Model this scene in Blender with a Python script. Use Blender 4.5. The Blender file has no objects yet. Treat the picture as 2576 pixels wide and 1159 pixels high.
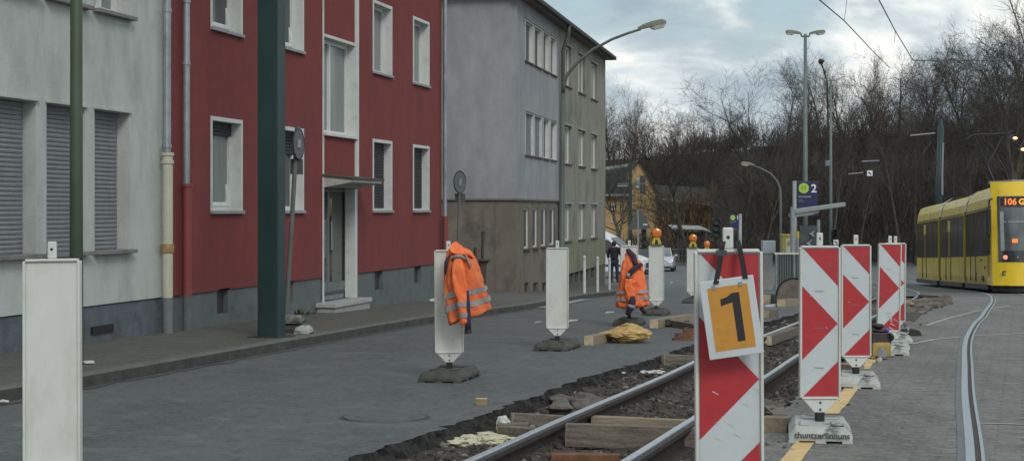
import bpy, bmesh, math, random
from mathutils import Vector, Matrix, noise
C = bpy.context.scene
COL = C.collection
R = math.radians
F = 4200.0; CX = 1288.0; HY = 527.0; CAMH = 1.3      # picture geometry (2576 px wide)

# ------------------------------------------------------------------ terrain profile
PROF = [(-40,.75),(0,0),(15,-.28),(30,-.56),(38,-.80),(47,-1.12),(58,-1.50),(70,-1.87),(85,-2.2),(105,-2.5),(130,-2.75),(160,-2.95),(260,-3.1),(900,-3.1)]
def interp(tab, x):
    if x <= tab[0][0]:
        (a,b),(c,d) = tab[0],tab[1]
        return b+(d-b)*(x-a)/(c-a)
    for i in range(len(tab)-1):
        if x <= tab[i+1][0]:
            (a,b),(c,d) = tab[i],tab[i+1]
            return b+(d-b)*(x-a)/(c-a)
    (a,b),(c,d) = tab[-2],tab[-1]
    return b+(d-b)*(x-a)/(c-a)
def smooth_interp(tab, x):
    # Catmull-Rom style hermite
    n = len(tab)
    if x <= tab[0][0] or x >= tab[-1][0]: return interp(tab, x)
    for i in range(n-1):
        if x <= tab[i+1][0]: break
    def m(k):
        if k == 0: return (tab[1][1]-tab[0][1])/(tab[1][0]-tab[0][0])
        if k == n-1: return (tab[-1][1]-tab[-2][1])/(tab[-1][0]-tab[-2][0])
        return (tab[k+1][1]-tab[k-1][1])/(tab[k+1][0]-tab[k-1][0])
    x0,y0 = tab[i]; x1,y1 = tab[i+1]; h = x1-x0; t = (x-x0)/h
    return (2*t**3-3*t*t+1)*y0+(t**3-2*t*t+t)*h*m(i)+(-2*t**3+3*t*t)*y1+(t**3-t*t)*h*m(i+1)
def g(Y): return smooth_interp(PROF, Y)
def V(x, y, d): return Vector(((x-CX)/F*d, d, CAMH+(HY-y)/F*d))
def gy(y, dz=0.0):
    lo, hi = 2.0, 240.0
    for _ in range(50):
        m = (lo+hi)/2
        if HY+(CAMH-g(m)-dz)*F/m > y: lo = m
        else: hi = m
    return (lo+hi)/2
def G(x, y, dz=0.0):
    d = gy(y, dz)
    return Vector(((x-CX)/F*d, d, g(d)+dz))
def sx(x, d): return (x-CX)/F*d
def sz(y, d): return CAMH+(HY-y)/F*d

# ------------------------------------------------------------------ materials
MATS = {}
def mat(name, col, rough=.8, var=.12, scale=6.0, bump=.0, bscale=60.0, metal=0.0, col2=None, spec=.5, dirt=None, dirt_scale=2.0, dirt_lo=.5, dirt_hi=.7,
        emit=None, estr=0.0, stretch=(1,1,1), trans=0.0, coat=0.0, coord='Object', sheen=0.0):
    if name in MATS: return MATS[name]
    m = bpy.data.materials.new(name); m.use_nodes = True
    nt = m.node_tree; nd = nt.nodes; ln = nt.links
    b = nd['Principled BSDF']
    b.inputs['Roughness'].default_value = rough
    b.inputs['Metallic'].default_value = metal
    b.inputs['Specular IOR Level'].default_value = spec
    b.inputs['Coat Weight'].default_value = coat
    if trans: b.inputs['Transmission Weight'].default_value = trans
    tc = nd.new('ShaderNodeTexCoord'); mp = nd.new('ShaderNodeMapping'); mp.inputs['Scale'].default_value = stretch
    ln.new(tc.outputs[coord], mp.inputs['Vector'])
    n1 = nd.new('ShaderNodeTexNoise'); n1.inputs['Scale'].default_value = scale; n1.inputs['Detail'].default_value = 6; n1.inputs['Roughness'].default_value = .6
    ln.new(mp.outputs[0], n1.inputs['Vector'])
    rp = nd.new('ShaderNodeValToRGB')
    c = col; c2 = col2 if col2 else tuple(min(1, v*(1+var)) for v in col)
    c1 = col if col2 else tuple(v*(1-var) for v in col)
    rp.color_ramp.elements[0].position = .35; rp.color_ramp.elements[1].position = .65
    rp.color_ramp.elements[0].color = (*c1, 1); rp.color_ramp.elements[1].color = (*c2, 1)
    ln.new(n1.outputs['Fac'], rp.inputs['Fac'])
    out = rp.outputs['Color']
    if dirt:
        n2 = nd.new('ShaderNodeTexNoise'); n2.inputs['Scale'].default_value = dirt_scale; n2.inputs['Detail'].default_value = 8; n2.inputs['Roughness'].default_value = .65
        ln.new(mp.outputs[0], n2.inputs['Vector'])
        r2 = nd.new('ShaderNodeValToRGB'); r2.color_ramp.elements[0].position = dirt_lo; r2.color_ramp.elements[1].position = dirt_hi
        ln.new(n2.outputs['Fac'], r2.inputs['Fac'])
        mx = nd.new('ShaderNodeMix'); mx.data_type = 'RGBA'
        ln.new(r2.outputs['Color'], mx.inputs[0]); ln.new(out, mx.inputs[6]); mx.inputs[7].default_value = (*dirt, 1)
        out = mx.outputs[2]
    ln.new(out, b.inputs['Base Color'])
    if bump:
        n3 = nd.new('ShaderNodeTexNoise'); n3.inputs['Scale'].default_value = bscale; n3.inputs['Detail'].default_value = 5
        ln.new(tc.outputs[coord], n3.inputs['Vector'])
        bp = nd.new('ShaderNodeBump'); bp.inputs['Strength'].default_value = bump; bp.inputs['Distance'].default_value = .02
        ln.new(n3.outputs['Fac'], bp.inputs['Height']); ln.new(bp.outputs['Normal'], b.inputs['Normal'])
    if emit:
        b.inputs['Emission Color'].default_value = (*emit, 1); b.inputs['Emission Strength'].default_value = estr
    MATS[name] = m
    return m

# ------------------------------------------------------------------ mesh builder
class MB:
    def __init__(s): s.v = []; s.f = []; s.mi = []; s.k = 0
    def idx(s, k): s.k = k; return s
    def add(s, vs, fs):
        o = len(s.v); s.v += [tuple(v) for v in vs]
        for f in fs: s.f.append(tuple(o+i for i in f)); s.mi.append(s.k)
        return s
    def quad(s, a, b, c, d): return s.add([a,b,c,d], [(0,1,2,3)])
    def box(s, x0, x1, y0, y1, z0, z1, M=None):
        vs = [Vector(p) for p in [(x0,y0,z0),(x1,y0,z0),(x1,y1,z0),(x0,y1,z0),(x0,y0,z1),(x1,y0,z1),(x1,y1,z1),(x0,y1,z1)]]
        if M is not None: vs = [M @ v for v in vs]
        return s.add(vs, [(0,3,2,1),(4,5,6,7),(0,1,5,4),(1,2,6,5),(2,3,7,6),(3,0,4,7)])
    def beam(s, p, q, w, h, roll=0, zc=0.0):       # box from p to q, width w, height h (centre line)
        p = Vector(p); q = Vector(q); d = q-p; L = d.length
        M = Matrix.Translation(p) @ d.to_track_quat('X', 'Z').to_matrix().to_4x4() @ Matrix.Rotation(roll, 4, 'X')
        return s.box(0, L, -w/2, w/2, -h/2+zc, h/2+zc, M)
    def loft(s, rings, cap=True, closed=True):
        n = len(rings[0]); o = len(s.v)
        for r in rings: s.v += [tuple(p) for p in r]
        m = n if closed else n-1
        for i in range(len(rings)-1):
            for j in range(m):
                k = (j+1) % n
                s.f.append((o+i*n+j, o+i*n+k, o+(i+1)*n+k, o+(i+1)*n+j)); s.mi.append(s.k)
        if cap and closed:
            s.f.append(tuple(o+j for j in reversed(range(n)))); s.mi.append(s.k)
            s.f.append(tuple(o+(len(rings)-1)*n+j for j in range(n))); s.mi.append(s.k)
        return s
    def tube(s, pts, rad, n=8, cap=True, flat=1.0):
        pts = [Vector(p) for p in pts]
        if not isinstance(rad, (list, tuple)): rad = [rad]*len(pts)
        rings = []; up = Vector((0,0,1))
        t0 = (pts[1]-pts[0]).normalized()
        a = t0.orthogonal().normalized() if abs(t0.z) > .95 else t0.cross(up).normalized()
        for i, p in enumerate(pts):
            t = (pts[min(i+1, len(pts)-1)]-pts[max(i-1, 0)]).normalized()
            a = (a-t*a.dot(t)); a = a.normalized() if a.length > 1e-6 else t.orthogonal().normalized()
            b = t.cross(a)
            rings.append([p+(a*math.cos(2*math.pi*k/n)+b*math.sin(2*math.pi*k/n)*flat)*rad[i] for k in range(n)])
        return s.loft(rings, cap)
    def cyl(s, p, r, h, n=16, r2=None):
        p = Vector(p); return s.tube([p, p+Vector((0,0,h))], [r, r if r2 is None else r2], n)
    def lathe(s, prof, n=20, o=(0,0,0)):
        o = Vector(o)
        return s.loft([[o+Vector((r*math.cos(2*math.pi*k/n), r*math.sin(2*math.pi*k/n), z)) for k in range(n)] for r, z in prof])
    def prism(s, poly, y0, y1, M=None):        # poly in (x,z), extruded along y
        n = len(poly)
        vs = [Vector((x, y0, z)) for x, z in poly]+[Vector((x, y1, z)) for x, z in poly]
        if M is not None: vs = [M @ v for v in vs]
        return s.add(vs, [tuple(range(n)), tuple(reversed(range(n, 2*n)))]+[(i, i+n, (i+1) % n+n, (i+1) % n) for i in range(n)])
    def ball(s, c, r, sub=2, sc=(1,1,1), nz=0.0, nf=2.0, seed=0):
        bm = bmesh.new(); bmesh.ops.create_icosphere(bm, subdivisions=sub, radius=1)
        vs = []
        for v in bm.verts:
            p = v.co.copy()
            if nz: p *= 1+nz*noise.noise(p*nf+Vector((seed*7.3, seed*3.1, seed)))
            vs.append(Vector(c)+Vector((p.x*sc[0], p.y*sc[1], p.z*sc[2]))*r)
        fs = [tuple(v.index for v in f.verts) for f in bm.faces]
        bm.free()
        return s.add(vs, fs)
    def build(s, name, m, parent=None, smooth=False, bevel=0.0, loc=None, fix=True, auto=False, subsurf=0):
        me = bpy.data.meshes.new(name); me.from_pydata(s.v, [], s.f)
        ms = m if isinstance(m, (list, tuple)) else [m]
        for x in ms: me.materials.append(x)
        if len(ms) > 1: me.polygons.foreach_set('material_index', s.mi)
        if fix:
            bm = bmesh.new(); bm.from_mesh(me); bmesh.ops.recalc_face_normals(bm, faces=bm.faces); bm.to_mesh(me); bm.free()
        if smooth: me.polygons.foreach_set('use_smooth', [True]*len(me.polygons))
        me.update()
        o = bpy.data.objects.new(name, me); COL.objects.link(o)
        if parent: o.parent = parent
        if loc is not None: o.location = loc
        if bevel:
            bv = o.modifiers.new('bevel', 'BEVEL'); bv.width = bevel; bv.segments = 2; bv.limit_method = 'ANGLE'; bv.angle_limit = R(35)
        if subsurf:
            ss = o.modifiers.new('sub', 'SUBSURF'); ss.levels = subsurf; ss.render_levels = subsurf
        return o
def tag(o, label, cat, group=None, kind=None):
    o['label'] = label; o['category'] = cat
    if group: o['group'] = group
    if kind: o['kind'] = kind
    return o
def struct(o, label=None):
    o['kind'] = 'structure'
    if label: o['label'] = label
    return o
def thing(name, label, cat, loc=(0,0,0), rz=0, group=None, rx=0, ry=0):
    o = bpy.data.objects.new(name, None); COL.objects.link(o); o.empty_display_size = .2
    o.location = loc; o.rotation_euler = (rx, ry, rz)
    return tag(o, label, cat, group)
def kids(o): return [c for c in COL.objects if c.parent == o]
def dup(root, loc, rz, label, group=None, scale=1.0, rx=0, ry=0):
    def cp(o, par):
        c = o.copy(); COL.objects.link(c); c.parent = par
        for ch in kids(o): cp(ch, c)
        return c
    r = cp(root, None); r.location = loc; r.rotation_euler = (rx, ry, rz); r.scale = (scale,)*3; r['label'] = label
    if group: r['group'] = group
    return r
def text_mesh(txt, size, name, m, parent, loc, rot, ext=.002, align='LEFT', sx_=1.0, bold=0.0, spacing=1.0):
    cu = bpy.data.curves.new(name, 'FONT'); cu.body = txt; cu.size = size; cu.extrude = ext; cu.align_x = align; cu.offset = bold; cu.space_character = spacing
    cu.resolution_u = 3
    to = bpy.data.objects.new('tmp', cu); COL.objects.link(to)
    dg = bpy.context.evaluated_depsgraph_get(); dg.update()
    me = bpy.data.meshes.new_from_object(to.evaluated_get(dg)); bpy.data.objects.remove(to)
    me.materials.clear(); me.materials.append(m)
    o = bpy.data.objects.new(name, me); COL.objects.link(o); o.parent = parent; o.location = loc; o.rotation_euler = rot; o.scale = (sx_, 1, 1)
    return o

# common materials
white_plastic = mat('white_plastic', (.58,.60,.57), .42, .04, 12, dirt=(.40,.39,.32), dirt_scale=4, dirt_lo=.50, dirt_hi=.80, stretch=(1,1,.4))
reflect_white = mat('reflective_white', (.50,.55,.57), .45, .03, 20, dirt=(.36,.38,.37), dirt_scale=5, dirt_lo=.55, dirt_hi=.85)
reflect_red = mat('reflective_red', (.40,.028,.035), .4, .08, 14, dirt=(.28,.06,.06), dirt_scale=8, dirt_lo=.6, dirt_hi=.8)
rubber = mat('recycled_rubber', (.062,.064,.056), .9, .2, 14, bump=.25, bscale=90, dirt=(.10,.10,.085), dirt_scale=4, dirt_lo=.5, dirt_hi=.9)
black_rubber = mat('black_rubber', (.02,.02,.022), .8)
dark_metal = mat('dark_metal', (.03,.035,.036), .5)
galv = mat('galvanised_steel', (.26,.28,.29), .45, .12, 8, metal=.3)
zinc = mat('zinc_sheet', (.30,.34,.37), .4, .15, 5, metal=.45, dirt=(.2,.23,.24))
black_paint = mat('black_paint', (.012,.012,.014), .5)
wood_raw = mat('raw_timber', (.20,.165,.115), .85, .2, 3, col2=(.30,.25,.175), stretch=(1,14,14), bump=.3, bscale=40)
wood_old = mat('weathered_timber', (.10,.085,.07), .9, .2, 3, col2=(.19,.165,.135), stretch=(1,12,12), bump=.4, bscale=40)
wood_end = mat('sawn_timber_end', (.50,.42,.28), .85, .15, 18)
rust = mat('rusty_steel', (.10,.05,.03), .85, .3, 10, col2=(.19,.09,.045), bump=.3)
teal_steel = mat('dark_green_painted_steel', (.018,.042,.044), .45, .18, 3, stretch=(1,1,.3), bump=.08, bscale=20, dirt=(.035,.055,.055), dirt_scale=1.3)
# ------------------------------------------------------------------ camera, light, sky
cam = bpy.data.cameras.new('camera'); co = bpy.data.objects.new('camera', cam); COL.objects.link(co)
co.location = (0,0,CAMH); co.rotation_euler = (R(90),0,0)
cam.sensor_width = 36; cam.lens = 36*F/2576; cam.shift_y = (HY-579.5)/2576; cam.clip_end = 3000; cam.clip_start = .1
C.camera = co
SUN_EL, SUN_AZ = 36.0, 160.0          # azimuth clockwise from +Y
w = bpy.data.worlds.new('World'); C.world = w; w.use_nodes = True
nt = w.node_tree; nd = nt.nodes; ln = nt.links
bg = nd['Background']; bg.inputs['Strength'].default_value = .1
sky = nd.new('ShaderNodeTexSky'); sky.sky_type = 'NISHITA'; sky.sun_disc = False
sky.sun_elevation = R(SUN_EL); sky.sun_rotation = R(SUN_AZ); sky.air_density = 1.2; sky.dust_density = 1.5
tc = nd.new('ShaderNodeTexCoord'); mp = nd.new('ShaderNodeMapping'); mp.inputs['Scale'].default_value = (1.0,1.0,1.9); mp.inputs['Location'].default_value = SKYOFF = (7.7,4.4,2.1)
ln.new(tc.outputs['Generated'], mp.inputs['Vector'])
def wn(scale, det, rough=.55, dist=0.0):
    n = nd.new('ShaderNodeTexNoise'); n.inputs['Scale'].default_value = scale; n.inputs['Detail'].default_value = det; n.inputs['Roughness'].default_value = rough; n.inputs['Distortion'].default_value = dist
    ln.new(mp.outputs[0], n.inputs['Vector']); return n
def wr(src, stops):
    r = nd.new('ShaderNodeValToRGB'); e = r.color_ramp.elements
    while len(e) < len(stops): e.new(.5)
    for i, (p, c) in enumerate(stops): e[i].position = p; e[i].color = (c, c, c, 1) if not isinstance(c, tuple) else (*c, 1)
    ln.new(src, r.inputs['Fac']); return r
n1 = wn(5.0, 12, .55, .2); n2 = wn(8.0, 12, .56, .25)
cover = wr(n1.outputs['Fac'], [(.38, 0.0), (.48, 1.0)])          # cloud cover
shade = wr(n2.outputs['Fac'], [(.38, (3.1,3.85,4.4)), (.46, (4.3,4.95,5.3)), (.505, (6.1,6.6,6.7)), (.56, (8.3,8.4,8.0))])
blue = nd.new('ShaderNodeMix'); blue.data_type = 'RGBA'; blue.inputs[0].default_value = .55
ln.new(sky.outputs[0], blue.inputs[6]); blue.inputs[7].default_value = (2.9,3.9,4.6,1)
mx = nd.new('ShaderNodeMix'); mx.data_type = 'RGBA'
ln.new(cover.outputs[0], mx.inputs[0]); ln.new(blue.outputs[2], mx.inputs[6]); ln.new(shade.outputs[0], mx.inputs[7])
# bright patch of cloud round the hidden sun's side of the sky ahead to the right
ln.new(mx.outputs[2], bg.inputs['Color'])
sd = bpy.data.lights.new('sun', 'SUN'); sd.energy = 1.0; sd.angle = R(18); sd.color = (1,.96,.9)
so = bpy.data.objects.new('sun', sd); COL.objects.link(so)
el, az = R(SUN_EL), R(SUN_AZ)
so.rotation_euler = Vector((math.sin(az)*math.cos(el), math.cos(az)*math.cos(el), math.sin(el))).to_track_quat('Z','Y').to_euler()
C.view_settings.view_transform = 'Standard'; C.view_settings.look = 'None'; C.view_settings.gamma = 1.0; C.view_settings.exposure = 0.34
C.cycles.max_bounces = 6; C.cycles.use_denoising = True
C.render.filter_size = 1.8

# ------------------------------------------------------------------ plan lines (Y -> X)
KERB = [(2,-6.65),(14.8,-3.78),(25.7,-1.39),(28.9,-.47),(32,.32),(43,1.97),(49,3.06),(60,4.2),(72,5.3),(110,9.0)]
TL = [(2,-3.4),(8,-1.62),(10.1,-.945),(11.67,-.46),(12.7,-.17),(13.55,.06),(15.3,.535),(16.5,.9),(17.96,1.4),(21,2.3),(26,3.85),(35,6.8),(46,10.1)]
RR1 = [(2,-1.6),(9.87,.67),(12.3,1.347),(15.9,2.40),(19,3.26),(23,4.5),(26.5,5.55),(35.5,8.3),(42,10.1),(53,12.9),(62,14.6),(71,15.9),(85,17.4),(110,18.5)]
def kx(Y): return smooth_interp(KERB, Y)
def rr1(Y): return smooth_interp(RR1, Y)
def rl1(Y): return rr1(Y)-(.93+.07*min(1, max(0, (Y-10)/8)))
RL2 = [(2,.55),(9.87,2.71),(13.86,3.76),(16.6,4.5),(21.6,5.87),(26,7.2),(28.6,8.05),(40,11.5),(50,14.2),(60,16.1),(71,17.75),(85,19.4),(110,20.6)]
def rl2(Y): return smooth_interp(RL2, Y)
TR = [(2,-.9),(9.87,1.2),(12.3,1.9),(15.9,2.95),(19,3.9),(24,5.3),(27.5,6.5),(29.7,7.3),(31,7.3),(33.5,8.5),(42,10.9),(46,11.6)]
def jag(Y, s, amp=.06): return amp*noise.noise(Vector((Y*1.6, s, 0)))+amp*.6*noise.noise(Vector((Y*5.5, s+9, 0)))+amp*.35*noise.noise(Vector((Y*17, s+20, 0)))
def tl(Y): return smooth_interp(TL, Y)+jag(Y, 3, .12)+.05*noise.noise(Vector((Y*23, 4, 2)))
def trx(Y): return interp(TR, Y)+jag(Y, 8, .12)
T_END = 46.0
def frange(a, b, st):
    out = []; x = a
    while x < b-1e-6: out.append(x); x += st
    out.append(b); return out

def strip(name, ys, xl, xr, dz, m, nx=1, build=True):
    mb = MB(); n = nx+1
    for Y in ys:
        a, b = xl(Y), xr(Y)
        for k in range(n):
            X = a+(b-a)*k/nx; mb.v.append((X, Y, g(Y)+(dz(X, Y) if callable(dz) else dz)))
    for i in range(len(ys)-1):
        for k in range(nx): mb.f.append((i*n+k, i*n+k+1, (i+1)*n+k+1, (i+1)*n+k)); mb.mi.append(0)
    return mb.build(name, m, fix=False) if build else mb

# asphalt with worn bands and patches
def asphalt(name, base, patch, stain, wave_axis=.22, pavers=False, dust=1.0):
    m = bpy.data.materials.new(name); m.use_nodes = True; n_ = m.node_tree.nodes; l_ = m.node_tree.links; b = n_['Principled BSDF']
    b.inputs['Roughness'].default_value = .82; b.inputs['Specular IOR Level'].default_value = .35
    t = n_.new('ShaderNodeTexCoord'); mpp = n_.new('ShaderNodeMapping'); mpp.inputs['Rotation'].default_value = (0,0,math.atan(wave_axis)); mpp.inputs['Scale'].default_value = (1.0,.16,1)
    l_.new(t.outputs['Object'], mpp.inputs[0])
    def N(src, sc, d=5, r=.6):
        x = n_.new('ShaderNodeTexNoise'); x.inputs['Scale'].default_value = sc; x.inputs['Detail'].default_value = d; x.inputs['Roughness'].default_value = r; l_.new(src, x.inputs['Vector']); return x.outputs['Fac']
    def RP(src, a, b_, lo=0, hi=1):
        x = n_.new('ShaderNodeMapRange'); x.inputs[1].default_value = a; x.inputs[2].default_value = b_; x.inputs[3].default_value = lo; x.inputs[4].default_value = hi; l_.new(src, x.inputs[0]); return x.outputs[0]
    def MIX(f, a, b_):
        x = n_.new('ShaderNodeMix'); x.data_type = 'RGBA'; l_.new(f, x.inputs[0])
        for k, s_ in ((6, a), (7, b_)):
            if isinstance(s_, tuple): x.inputs[k].default_value = (*s_, 1)
            else: l_.new(s_, x.inputs[k])
        return x.outputs[2]
    o = t.outputs['Object']
    c = MIX(RP(N(mpp.outputs[0], 1.3), .38, .62), base, patch)
    c = MIX(RP(N(o, .55, 6, .62), .44, .60, 0, .8), c, patch)
    c = MIX(RP(N(o, 2.2, 8, .72), .53, .66, 0, .8), c, stain)
    c = MIX(RP(N(o, 9, 6, .75), .46, .66, 0, .45), c, tuple(v*.6 for v in base))
    c = MIX(RP(N(o, 38, 4, .8), .45, .75, 0, .6), c, tuple(v*1.9 for v in base))
    c = MIX(RP(N(o, 70, 3, .8), .30, .47, .45, 0), c, tuple(v*.45 for v in base))
    c = MIX(RP(N(o, 16, 5, .7), .50, .62, 0, .45*dust), c, tuple(min(1, v*1.5) for v in patch))
    c = MIX(RP(N(o, 4.5, 7, .8), .56, .64, 0, .55*dust), c, tuple(v*.62 for v in base))
    # fine cracks: thin dark lines along cell borders
    vo = n_.new('ShaderNodeTexVoronoi'); vo.feature = 'DISTANCE_TO_EDGE'; vo.inputs['Scale'].default_value = .42
    wv = n_.new('ShaderNodeVectorMath'); wv.operation = 'ADD'; nz_ = n_.new('ShaderNodeTexNoise'); nz_.inputs['Scale'].default_value = 1.6; nz_.inputs['Detail'].default_value = 6; l_.new(o, nz_.inputs['Vector'])
    l_.new(o, wv.inputs[0]); l_.new(nz_.outputs['Color'], wv.inputs[1]); l_.new(wv.outputs[0], vo.inputs['Vector'])
    c = MIX(RP(vo.outputs['Distance'], .003, .010, .28, 0), c, tuple(v*.5 for v in base))
    if pavers:
        mp2 = n_.new('ShaderNodeMapping'); mp2.inputs['Rotation'].default_value = (0,0,R(17)); l_.new(o, mp2.inputs[0])
        bk = n_.new('ShaderNodeTexBrick'); bk.inputs['Scale'].default_value = 1; bk.inputs['Brick Width'].default_value = .32; bk.inputs['Row Height'].default_value = .16; bk.inputs['Mortar Size'].default_value = .010
        bk.inputs['Color1'].default_value = (1,1,1,1); bk.inputs['Color2'].default_value = (.74,.74,.74,1); bk.inputs['Mortar'].default_value = (.42,.42,.40,1); l_.new(mp2.outputs[0], bk.inputs['Vector'])
        mu = n_.new('ShaderNodeMix'); mu.data_type = 'RGBA'; mu.blend_type = 'MULTIPLY'; mu.inputs[0].default_value = .45; l_.new(c, mu.inputs[6]); l_.new(bk.outputs['Color'], mu.inputs[7]); c = mu.outputs[2]
    l_.new(c, b.inputs['Base Color'])
    bp = n_.new('ShaderNodeBump'); bp.inputs['Strength'].default_value = .6; bp.inputs['Distance'].default_value = .01; l_.new(N(o, 90, 3), bp.inputs['Height']); l_.new(bp.outputs[0], b.inputs['Normal'])
    return m
road_m = asphalt('road_asphalt', (.078,.086,.090), (.108,.115,.118), (.155,.162,.160))
lane_m = asphalt('tram_lane_paving', (.118,.121,.114), (.205,.205,.192), (.080,.078,.071), .28, True)
far_m = asphalt('junction_asphalt', (.09,.10,.104), (.12,.13,.133), (.14,.15,.15))
pave_m = asphalt('pavement_slabs', (.088,.092,.080), (.118,.12,.105), (.065,.062,.052), .22, True)
soil_m = mat('trench_soil', (.024,.020,.017), .95, .3, 7, col2=(.070,.058,.048), bump=1.0, bscale=22, dirt=(.125,.118,.105), dirt_scale=16, dirt_lo=.55, dirt_hi=.64)
cut_m = mat('cut_asphalt_edge', (.010,.011,.011), .95, .3, 14, col2=(.040,.040,.038), bump=1.0, bscale=50)
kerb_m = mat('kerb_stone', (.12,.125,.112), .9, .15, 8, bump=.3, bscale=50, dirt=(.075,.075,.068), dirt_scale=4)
earth_m = mat('earth', (.06,.055,.045), .95, .25, .3)

# big ground sheet
mb = MB()
ys = [-60,-20,0,20,40,60,80,100,120,140,170,220,400,900]; xs = [-900,-300,-100,-40,-15,0,15,30,45,60,100,300,900]
for Y in ys:
    for X in xs: mb.v.append((X, Y, g(Y)-.45 if Y < 115 else g(Y)-.10))
n = len(xs)
for i in range(len(ys)-1):
    for k in range(n-1): mb.f.append((i*n+k, i*n+k+1, (i+1)*n+k+1, (i+1)*n+k)); mb.mi.append(0)
struct(mb.build('ground', earth_m, fix=False), 'earth ground sheet under the whole place')
ysr = frange(2, T_END, .12)
struct(strip('road', ysr, lambda Y: kx(Y)-.02, tl, 0, road_m, 6), 'grey asphalt road with worn patches beside the dug trench')
struct(strip('tram_lane', ysr, trx, lambda Y: 40, 0, lane_m, 10), 'weathered light grey paving carrying the second tram track')
struct(strip('junction', frange(T_END, 150, 2), lambda Y: -30 if Y > 75 else kx(Y)-.02, lambda Y: 70, 0, far_m, 8), 'grey asphalt junction by the tram stop')
# trench
def depth(Y): return interp([(2,.19),(14,.18),(22,.16),(30,.14),(40,.10),(46,.06)], Y)
def floorz(X, Y):
    v = Vector((X, Y, 0))
    b = .05*noise.noise(v*1.7)+.035*noise.noise(v*5)+.02*noise.noise(v*13)
    u = (X-rl1(Y)+.12)/.35; k = min(1, max(0, u)); k = k*k*(3-2*k)
    u2 = (X-rr1(Y)-.25)/.3; k2 = min(1, max(0, u2))
    return -depth(Y)*(.58+.42*k-.25*k2)+b*.7
st = strip('trench', frange(2, T_END, .08), lambda Y: tl(Y)-.02, lambda Y: trx(Y)+.02, floorz, soil_m, 26)
struct(st, 'dug out trench of dark soil round the tram rails')
mb = MB()
for ed, s_ in ((tl, 1), (trx, -1)):
    ysx = frange(2, T_END, .06)
    for i in range(len(ysx)-1):
        q = []
        for Y in (ysx[i], ysx[i+1]):
            col = []
            for k, (dx, zz) in enumerate([(0, .0), (.005, -.05), (.035, -.10), (.06, -.16), (.11, -.34)]):
                off = 0 if k == 0 else .05*noise.noise(Vector((Y*9, k*2.3, s_)))+.035*noise.noise(Vector((Y*27, k*3.3, s_)))
                if k == 4: zz = -depth(Y)-.12
                col.append((ed(Y)+s_*(dx+off), Y, g(Y)+zz))
            q.append(col)
        for k in range(4): mb.quad(q[0][k], q[0][k+1], q[1][k+1], q[1][k])
struct(mb.build('trench_edge', cut_m, fix=False), 'ragged black cut edge of the asphalt along the trench')
# pavement
def fx(Y): return -9.22+.2195*Y if Y < 35.5 else -8.0+.1807*Y
ysp = frange(2, 75, .5)
struct(strip('pavement', ysp, lambda Y: fx(Y)-(1.2 if Y < 36 else (3.5 if Y<46 else .6)), lambda Y: kx(Y)-.13, .112, pave_m, 4), 'grey slab pavement in front of the houses')
mb = MB()
Y = 2.0; i = 0
while Y < 75:
    Y2 = Y+1.0
    for a, b in ((Y, Y2-.012),):
        low = 0
        x0, x1 = kx(a), kx(b)
        q = [(-.14,-.3),(-.14,.122-low),(-.016,.122-low),(.0,.106-low),(.0,-.3)]
        r0 = [(x0+px, a, g(a)+pz) for px, pz in q]; r1 = [(x1+px, b, g(b)+pz) for px, pz in q]
        mb.loft([r0, r1])
    Y = Y2; i += 1
struct(mb.build('kerb', kerb_m), 'grey stone kerb between pavement and road')

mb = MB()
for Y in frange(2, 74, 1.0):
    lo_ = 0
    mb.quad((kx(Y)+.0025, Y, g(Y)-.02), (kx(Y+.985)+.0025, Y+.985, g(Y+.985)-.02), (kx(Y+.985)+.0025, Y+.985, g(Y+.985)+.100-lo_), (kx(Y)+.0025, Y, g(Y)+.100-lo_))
struct(mb.build('kerb_face', mat('shaded_kerb_face', (.055,.058,.053), .95, .25, 5, bump=.4, bscale=40), fix=False), 'vertical face of the kerb with its shade painted in')  # darker sheet over the kerb face, its shade put into the colour
# gutter dirt along the kerb
struct(strip('gutter', frange(2, 70, .25), lambda Y: kx(Y)+.003, lambda Y: kx(Y)+.10+jag(Y,50,.09), .005, mat('gutter_dirt', (.07,.072,.068), .95, .3, 6)), 'dirt strip in the gutter')
# ---------- rails
rail_top = mat('rail_steel_polished', (.36,.41,.45), .34, .12, 20, metal=.55, spec=.6)
rail_side = mat('rail_steel_brown', (.045,.038,.034), .7, .25, 8, metal=.2)
def rail(name, f, ys, label, group, embedded=False):
    t = thing(name, label, 'rail', (f(ys[0]), ys[0], g(ys[0])), group=group)
    L = t.location
    def sweep(poly, nm, m):
        rings = [[Vector((f(Y)+px, Y, g(Y)+pz))-L for px, pz in poly] for Y in ys]
        MB().loft(rings).build(nm, m, t)
    if not embedded:
        sweep([(-.026,-.035),(-.026,.0),(-.020,.008),(.020,.008),(.025,0),(.025,-.035)], 'rail_head', rail_top)
        sweep([(.052,-.035),(.052,-.006),(.064,-.006),(.064,-.035)], 'guard_lip', rail_side)
        sweep([(-.024,-.036),(.063,-.036),(.05,-.055),(.012,-.06),(.012,-.15),(.09,-.16),(.09,-.172),(-.09,-.172),(-.09,-.16),(-.012,-.15),(-.012,-.06),(-.024,-.05)], 'rail_web', rail_side)
    else:
        sweep([(-.028,-.02),(-.028,.008),(.028,.010),(.03,.006),(.03,-.02)], 'rail_head', rail_top)
        sweep([(.030,-.02),(.030,.0045),(.066,.0045),(.066,-.02)], 'groove', black_rubber if False else rail_groove)
        sweep([(.066,-.02),(.066,.009),(.088,.009),(.088,-.02)], 'guard_lip', rail_top)
        sweep([(-.078,-.02),(-.078,.005),(-.029,.005),(-.029,-.02)], 'joint_filler', filler)
        sweep([(.089,-.02),(.089,.005),(.110,.005),(.110,-.02)], 'joint_filler', filler)
rail_groove = mat('rail_groove_dirt', (.05,.042,.035), .9)
filler = mat('joint_filler_grey', (.135,.147,.150), .8, .12, 10)
grp = 'tram rails'
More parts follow.
